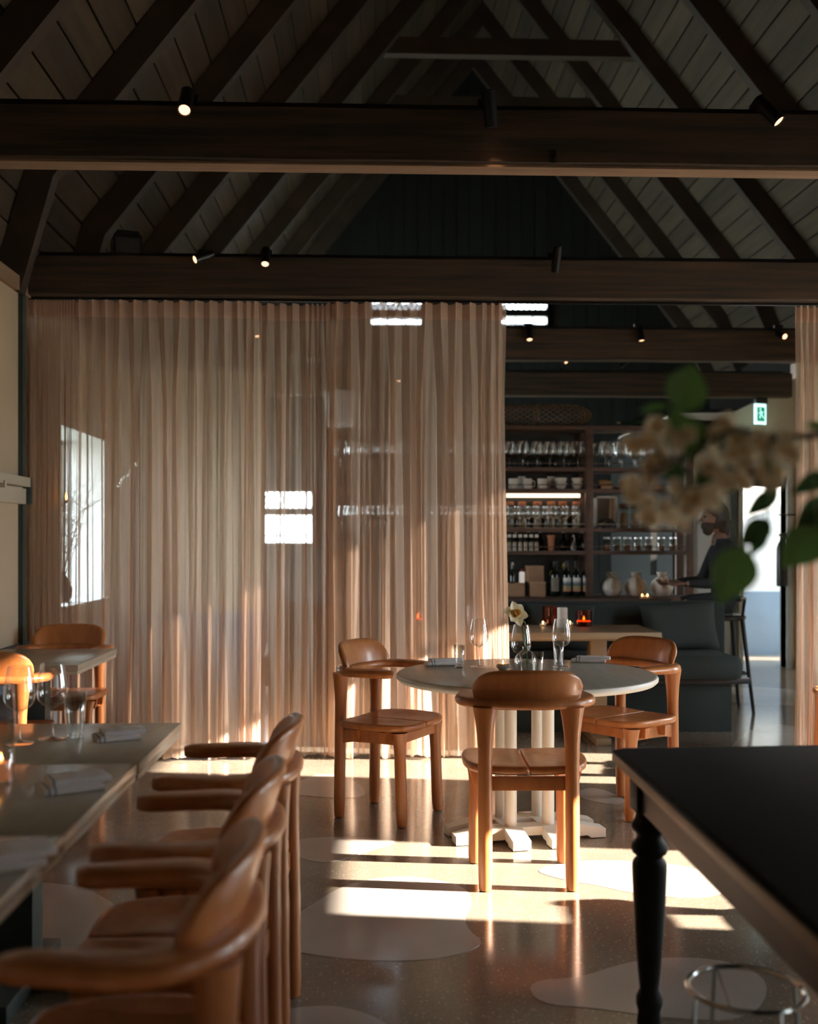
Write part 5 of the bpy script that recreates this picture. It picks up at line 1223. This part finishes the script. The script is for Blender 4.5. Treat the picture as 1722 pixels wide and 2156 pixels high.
t = thing('bare_twigs', 'bare twigs with a spray of white buds in the side window', 'branch', (XL - 0.14, 7.80, vz)); tw = MB(); bud = MB()
for k in range(9):
    a = R.uniform(-0.5, 0.9); ln = R.uniform(0.7, 1.15); p0 = Vector((0, 0, 0.12)); dd = Vector((0.12 + 0.25 * a, 0.55 * R.uniform(-.5, 1), 1)).normalized()
    pts = [p0 + dd * ln * i / 6 + Vector((0.03 * math.sin(i + k), 0.04 * math.sin(1.3 * i + k), -0.03 * (i / 6) ** 2)) * (i / 6) for i in range(7)]
    tw.tube(pts, [0.004 - 0.0005 * i for i in range(7)], 5)
    for q in (2, 3, 4, 5):
        for s in (-1, 1): tw.tube([pts[q], pts[q] + Vector((0.10 * s, 0.12 * s * R.uniform(.3, 1), 0.12))], [0.002, 0.001], 4)
ob('twig', tw, bark, t)
e0_ = P(238, 1035, 8.0) - t.location; e1_ = P(290, 975, 8.0) - t.location
ob('blossom_twig', MB().tube([(0, 0, 0.15), e0_ * 0.5 + Vector((-.05, 0, .25)), e0_, e1_], [.005, .004, .003, .0015], 5), bark, t)
for i in range(16):
    p = e0_.lerp(e1_, 0.25 + 0.75 * i / 15) + Vector((R.uniform(-.012, .012), R.uniform(-.012, .012), R.uniform(-.012, .012)))
    bud.lathe([(0, -.010), (.009, -.003), (.009, .004), (0, .010)], 7, Matrix.Translation(p))
ob('white_buds', bud, white_plaster, t)

# ------------------------------------------------------------------ foreground branch in blossom
BYY = 1.42
fb = thing('flowering_branch', 'out-of-focus branch with cream blossoms and green leaves, close to the camera', 'branch', (0, 0, 0))
def B(px, py, dy=0.0): return P(px, py, BYY + dy)
mainp = smooth_path([Vector((1.22, 1.56, 0.80)), Vector((1.16, 1.55, 1.10)), Vector((1.0, 1.50, 1.36)), B(1830, 900, .02), B(1722, 915), B(1620, 922), B(1545, 905, -.02), B(1465, 950, .02), B(1375, 990, -.01)], 6)
ob('branch', MB().tube(mainp, [0.0085 - 0.0062 * i / (len(mainp) - 1) for i in range(len(mainp))], 8), bark, fb)
def nearest(p): return min(mainp, key=lambda q: (q - p).length)
tl = leaf_mesh('leaf', 1.0, 1.0, leaf_green, 0.30, 0.10, 12, 4); td = leaf_mesh('leaf', 1.0, 1.0, leaf_dark, 0.30, 0.10, 12, 4)
def bleaf(x0, y0, x1, y1, w, mat, dy=0.0, nrm=(0.1, -1, 0.35)):
    p0, p1 = B(x0, y0, dy), B(x1, y1, dy + 0.01); d = p1 - p0; sc = d.length; ww = w * BYY / F
    m = frame(p0, d, nrm) @ Matrix.Diagonal((ww, sc, sc * 0.8, 1))
    place(ob('leaf', mat, None, fb), m)
    q = nearest(p0)
    if (q - p0).length > 0.01:
        ob('twig', MB().tube([q, q.lerp(p0, .5) + Vector((0, 0, .006)), p0, p0.lerp(p1, .1)], [0.0022, 0.0018, 0.0014, 0.001], 6), stem_green, fb)
for a in ((1428, 868, 1462, 762, 92, tl, -.02), (1445, 965, 1418, 856, 92, tl, .0), (1640, 1030, 1566, 1090, 44, td, .01), (1622, 1094, 1556, 1150, 58, td, .0), (1612, 1110, 1578, 1175, 34, td, .02),
          (1562, 1148, 1516, 1276, 100, tl, -.02), (1722, 1112, 1648, 1196, 88, tl, -.01), (1745, 998, 1664, 1040, 44, td, .0), (1750, 1050, 1672, 1112, 60, td, .01), (1745, 905, 1690, 892, 24, tl, .0), (1408, 858, 1342, 864, 22, tl, .02),
          (1440, 985, 1395, 1010, 50, td, .03), (1590, 925, 1545, 965, 46, td, .03), (1500, 985, 1465, 1035, 50, td, .03), (1620, 915, 1585, 935, 30, td, .02), (1455, 1030, 1420, 1075, 46, td, .03), (1555, 985, 1520, 1020, 44, td, .03), (1660, 925, 1625, 965, 30, td, .02), (1500, 905, 1530, 950, 34, td, .03), (1405, 935, 1370, 965, 36, td, .03), (1760, 1080, 1700, 1130, 60, td, .03)): bleaf(*a)
bl = MB(); pmv = MB()
for i in range(5):
    a = i * 2 * PI / 5
    vs = []; 
    for u, w in ((0.0, 0.0015), (0.35, 0.0055), (0.7, 0.0075), (1.0, 0.003)):
        for s in (-1, 1): vs.append(Vector((0.0135 * u * math.cos(a) - s * w * math.sin(a), 0.0135 * u * math.sin(a) + s * w * math.cos(a), 0.004 * u * u + 0.0015)))
    bl.add(vs, [(0, 1, 3, 2), (2, 3, 5, 4), (4, 5, 7, 6)])
bl.lathe([(0, 0.0), (0.003, 0.002), (0.0025, 0.005), (0, 0.006)], 8, mi=1)
blm = bl.mesh('blossom', [petal_cream, petal_gold], angle=180)
rb = random.Random(5)
cent = [(1370, 915), (1345, 1000), (1352, 1050), (1428, 940), (1438, 1040), (1452, 1058), (1500, 1000), (1512, 915), (1545, 1022), (1560, 955), (1595, 935), (1620, 965), (1650, 928), (1600, 1000), (1652, 960), (1412, 1082), (1545, 908), (1392, 960), (1478, 1022), (1625, 1010), (1375, 1075), (1545, 1000), (1350, 950), (1505, 1035)]
for k, (px, py) in enumerate(cent):
    c = B(px, py, rb.uniform(-.02, .02)); q = nearest(c)
    tip = c + Vector((0, .008, -.004))
    ob('twig', MB().tube([q, q.lerp(tip, .5) + Vector((0, .004, .006)), tip], [.0018, .0014, .001], 5), bark, fb)
    for i in range(3):
        o = c + Vector((rb.uniform(-.014, .014), rb.uniform(-.006, .006), rb.uniform(-.014, .014)))
        m = frame(o, Vector((rb.uniform(-1, 1), .2, rb.uniform(-1, 1))), Vector((rb.uniform(-.5, .5), -1, rb.uniform(-.2, .6)))) @ Matrix.Diagonal((1.0, 1.0, 1.0, 1))
        place(ob('blossom', blm, None, fb), m)
t = thing('tall_vase', 'tall dark vase holding the blossom branch, just past the right edge', 'vase', (1.23, 1.56, 0.7502)); ob('body', MB().lathe([(.055, 0), (.08, .05), (.085, .14), (.05, .26), (.035, .32), (.042, .35), (.036, .35), (.03, .32)], 24), dark_stuff, t)

# ------------------------------------------------------------------ person on a bar stool
pp = P(1541, 1100, 8.40); PX, PY = pp.x - 0.04, 8.34
SEAT = 0.755
t = thing('bar_stool', 'black low-backed bar stool under the seated person', 'stool', (PX - 0.06, PY, 0))
ob('seat', MB().lathe([(0.165, SEAT - 0.045), (0.18, SEAT - 0.035), (0.182, SEAT - 0.015), (0.17, SEAT - 0.003), (0.0, SEAT - 0.006)], 28), black_metal, t)
for sx in (-1, 1):
    for sy in (-1, 1): ob('leg', MB().tube([(sx * .12, sy * .12, SEAT - .04), (sx * .19, sy * .17, 0.0)], [.017, .013], 10), black_metal, t)
ob('foot_rail', MB().tube([(.158 * a_, .143 * b_, .30) for a_, b_ in ((-1, -1), (1, -1), (1, 1), (-1, 1), (-1, -1))], .009, 8), black_metal, t)
ob('back_rail', MB().tube([(0.07 + 0.10 * math.sin(PI * i / 12), -0.19 + 0.38 * i / 12, 0.875) for i in range(13)], .018, 8), black_metal, t)
for sy in (-1, 1): ob('back_post', MB().tube([(.12, sy * .12, SEAT - .02), (.135, sy * .13, 0.87)], .012, 8), black_metal, t)

def skin_mesh(joints, edges, sub=2):
    me = bpy.data.meshes.new('skel'); names = list(joints)
    me.from_pydata([joints[k][0] for k in names], [(names.index(a), names.index(b)) for a, b in edges], [])
    o = bpy.data.objects.new('skel', me); COL.objects.link(o)
    o.modifiers.new('s', 'SKIN'); sv = me.skin_vertices[0].data
    for i, k in enumerate(names):
        r = joints[k][1]; sv[i].radius = r if isinstance(r, tuple) else (r, r)
        sv[i].use_root = (i == 0)
    ss = o.modifiers.new('u', 'SUBSURF'); ss.levels = sub; ss.render_levels = sub
    dg = bpy.context.evaluated_depsgraph_get(); em = o.evaluated_get(dg).to_mesh()
    vs = [v.co.copy() for v in em.vertices]; fs = [tuple(p.vertices) for p in em.polygons]
    bpy.data.objects.remove(o); return vs, fs
J = {'pelvis': ((0, 0, SEAT + .105), (.165, .125)), 'belly': ((0, .035, SEAT + .25), (.155, .115)), 'chest': ((0, .06, SEAT + .40), (.175, .12)), 'upper': ((0, .055, SEAT + .50), (.13, .09)),
     'neckb': ((0, .065, SEAT + .565), .064), 'neckt': ((0, .09, SEAT + .65), .058)}
E = [('pelvis', 'belly'), ('belly', 'chest'), ('chest', 'upper'), ('upper', 'neckb'), ('neckb', 'neckt')]
for s, n_ in ((-1, 'l'), (1, 'r')):
    wx, wy, wz_ = (s * .17, .40, SEAT + .245) if s < 0 else (s * .20, .38, SEAT + .235)
    J.update({n_ + 'sh': ((s * .185, .05, SEAT + .485), .066), n_ + 'el': ((s * .235, .15, SEAT + .25), .048), n_ + 'fo': ((s * .205, .28, SEAT + .245), .043), n_ + 'wr': ((wx, wy, wz_), .029),
              n_ + 'hip': ((s * .095, .06, SEAT + .085), .09), n_ + 'th': ((s * .115, .25, SEAT + .078), .082), n_ + 'kn': ((s * .125, .43, SEAT + .055), .062), n_ + 'ca': ((s * .125, .41, SEAT - .14), .056), n_ + 'an': ((s * .12, .36, SEAT - .32), .038), n_ + 'to': ((s * .125, .52, SEAT - .36), .036)})
    E += [('upper', n_ + 'sh'), (n_ + 'sh', n_ + 'el'), (n_ + 'el', n_ + 'fo'), (n_ + 'fo', n_ + 'wr'), ('pelvis', n_ + 'hip'), (n_ + 'hip', n_ + 'th'), (n_ + 'th', n_ + 'kn'), (n_ + 'kn', n_ + 'ca'), (n_ + 'ca', n_ + 'an'), (n_ + 'an', n_ + 'to')]
pm_ = MB(); v_, f_ = skin_mesh(J, E); pm_.add(v_, f_)
hc = Vector((0, .115, SEAT + .755))
def head_pt(u, v):
    d = Vector((math.cos(v) * math.cos(u), math.cos(v) * math.sin(u), math.sin(v)))     # +y is the face
    x, y, z = d.x * .074, d.y * .098, d.z * .118
    if z < -0.02: k = min(1, (-z - .02) / .09); x *= 1 - .38 * k; y = y * (1 - .25 * k) + .026 * k * (1 if d.y > -0.2 else 0.4)
    f = max(0, d.y) ** 6
    g = lambda a, b, w, h: math.exp(-((d.x - a) / w) ** 2 - ((d.z - b) / h) ** 2)
    if d.y > 0: y += .030 * g(0, -.16, .14, .13) + .010 * g(0, .02, .13, .22) + .008 * g(0, .22, .5, .10) - .012 * g(.34, .06, .16, .10) - .012 * g(-.34, .06, .16, .10) + .009 * g(0, -.47, .26, .06) + .008 * g(0, -.58, .26, .05) - .006 * g(0, -.525, .3, .025) + .012 * g(0, -.86, .3, .14)
    return hc + Vector((x, y, z))
nu, nv = 56, 40; vs = []; fs = []
for j in range(nv + 1):
    for i in range(nu): vs.append(head_pt(2 * PI * i / nu, -PI / 2 + PI * (0.004 + 0.992 * j / nv)))
for j in range(nv):
    for i in range(nu): q = (i + 1) % nu; fs.append((j*nu+i, j*nu+q, (j+1)*nu+q, (j+1)*nu+i))
fs.append(tuple(reversed(range(nu)))); fs.append(tuple(nv*nu + i for i in range(nu)))
pm_.add(vs, fs)
for s in (-1, 1):                                                                        # ears
    pm_.lathe([(0, -.032), (.014, -.022), (.018, .004), (.012, .026), (0, .032)], 12, Matrix.Translation(hc + Vector((s * .075, -.006, -.005))) @ Matrix.Diagonal((.5, 1, 1, 1)))
def hand(w, d, side, up):
    """palm and five fingers from the wrist w along d; side points to the thumb"""
    d = Vector(d).normalized(); side = Vector(side).normalized(); dn = d.cross(side).normalized() * up
    Jh = {'w': (w, (.027, .019)), 'p': (w + d * .05, (.038, .016)), 'k': (w + d * .085, (.040, .014))}; v, f = skin_mesh(Jh, [('w', 'p'), ('p', 'k')], 2); pm_.add(v, f)
    for i, (o_, L_) in enumerate(((.030, .072), (.010, .082), (-.010, .076), (-.029, .058))):
        b = w + d * .082 + side * o_; j = {'a': (b - d * .02, .009), 'b': (b + d * L_ * .42 + dn * .004, .0085), 'c': (b + d * L_ * .72 + dn * .022, .0078), 'e': (b + d * L_ * .88 + dn * .042, .0065)}
        v, f = skin_mesh(j, [('a', 'b'), ('b', 'c'), ('c', 'e')], 2); pm_.add(v, f)
    b = w + d * .030 + side * .022; j = {'a': (b, .012), 'b': (b + d * .022 + side * .028 + dn * .006, .0105), 'c': (b + d * .052 + side * .038 + dn * .02, .0085)}
    v, f = skin_mesh(j, [('a', 'b'), ('b', 'c')], 2); pm_.add(v, f)
hand(Vector(J['lwr'][0]), (.25, 1, -.08), (.9, -.2, .3), -1)
hand(Vector(J['rwr'][0]), (-.2, 1, -.05), (-.9, -.2, .3), 1)
bm_ = pm_.mesh('person_raw', skin_mat)
po = bpy.data.objects.new('person_raw', bm_); COL.objects.link(po)
rmod = po.modifiers.new('r', 'REMESH'); rmod.mode = 'VOXEL'; rmod.voxel_size = 0.0062; rmod.use_smooth_shade = True
sm_ = po.modifiers.new('sm', 'SMOOTH'); sm_.factor = 0.5; sm_.iterations = 2
dg = bpy.context.evaluated_depsgraph_get(); em = bpy.data.meshes.new_from_object(po.evaluated_get(dg)); bpy.data.objects.remove(po)
em.name = 'person'; em.materials.clear()
trouser_mat = principled('trousers', (0.014, 0.015, 0.02), 0.9, scale=(80, 80, 80), var=0.3); shoe_mat = principled('shoes', (0.02, 0.016, 0.013), 0.5, var=0.2); eye_mat = principled('eye', (0.02, 0.015, 0.012), 0.2, var=0.1)
for m_ in (skin_mat, shirt_mat, trouser_mat, shoe_mat): em.materials.append(m_)
lw, rw = Vector(J['lwr'][0]), Vector(J['rwr'][0])
for p in em.polygons:
    c = p.center; z = c.z - SEAT; mi = 1
    if z > .59 or (z > .535 and c.y > .10 and abs(c.x) < .05): mi = 0
    if (c - lw).length < .22 and c.y > lw.y - .02: mi = 0
    if (c - rw).length < .22 and c.y > rw.y - .02: mi = 0
    if z < .13 and c.y > -.16 and mi == 1: mi = 2
    if z < -.33: mi = 3
    p.material_index = mi; p.use_smooth = True
person = bpy.data.objects.new('person', em); COL.objects.link(person); person.location = (PX, PY, 0.0); person.rotation_euler = (0, 0, PI / 2)
tag(person, 'bearded person in a dark shirt sitting in profile at the bar, facing the shelves', 'person')
hm = MB(); vs = []; fs = []
for j in range(25):
    for i in range(nu):
        u = 2 * PI * i / nu; v = -0.75 + (PI / 2 + 0.75 - 0.01) * j / 24
        p = head_pt(u, v); d = (p - hc)
        face = max(0, math.sin(u)); k = 1.14 + .04 * noise.noise(p * 30)
        lim = 0.52 * face ** 1.5                                   # hairline rises over the face
        if math.sin(v) < lim * 1.05 and face > 0.12: k = 0.90
        vs.append(hc + d * k)
for j in range(24):
    for i in range(nu): q = (i + 1) % nu; fs.append((j*nu+i, j*nu+q, (j+1)*nu+q, (j+1)*nu+i))
fs.append(tuple(24*nu + i for i in range(nu))); hm.add(vs, fs)
hm.lathe([(0, -.125), (.028, -.105), (.050, -.04), (.050, .03), (.0, .075)], 16, Matrix.Translation(hc + Vector((0, -.075, -.055))))
ob('hair', hm, hair_mat, person, angle=180)
bd = MB(); vs = []; fs = []
for j in range(15):
    for i in range(29):
        u = PI / 2 + (i - 14) / 14 * 1.62; v = -1.40 + (1.03 + 0.25 * max(0, abs(i - 14) / 14 - .6)) * j / 14
        p = head_pt(u, v); d = p - hc; e = min(i, 28 - i) / 6; k = 1.0 + .10 * min(1, e) * (1 if j < 12 else .4) - (.12 if j == 14 or i in (0, 28) else 0)
        vs.append(hc + d * k + Vector((0, .012 * min(1, e), -.014 * (1 - j / 14))))
for j in range(14):
    for i in range(28): fs.append((j*29+i, j*29+i+1, (j+1)*29+i+1, (j+1)*29+i))
bd.add(vs, fs); ob('beard', bd, hair_mat, person, angle=180)
for s in (-1, 1): ob('eye', MB().lathe([(0, -.010), (.009, -.004), (.010, .002), (0, .010)], 12, Matrix.Translation(hc + Vector((s * .027, .083, .006)))), eye_mat, person)
collar = MB(); collar.tube([( .068 * math.cos(2*PI*i/16), .062 + .062 * math.sin(2*PI*i/16), SEAT + .575 - .012 * math.sin(2*PI*i/16)) for i in range(17)], .014, 8); ob('shirt_collar', collar, shirt_mat, person)
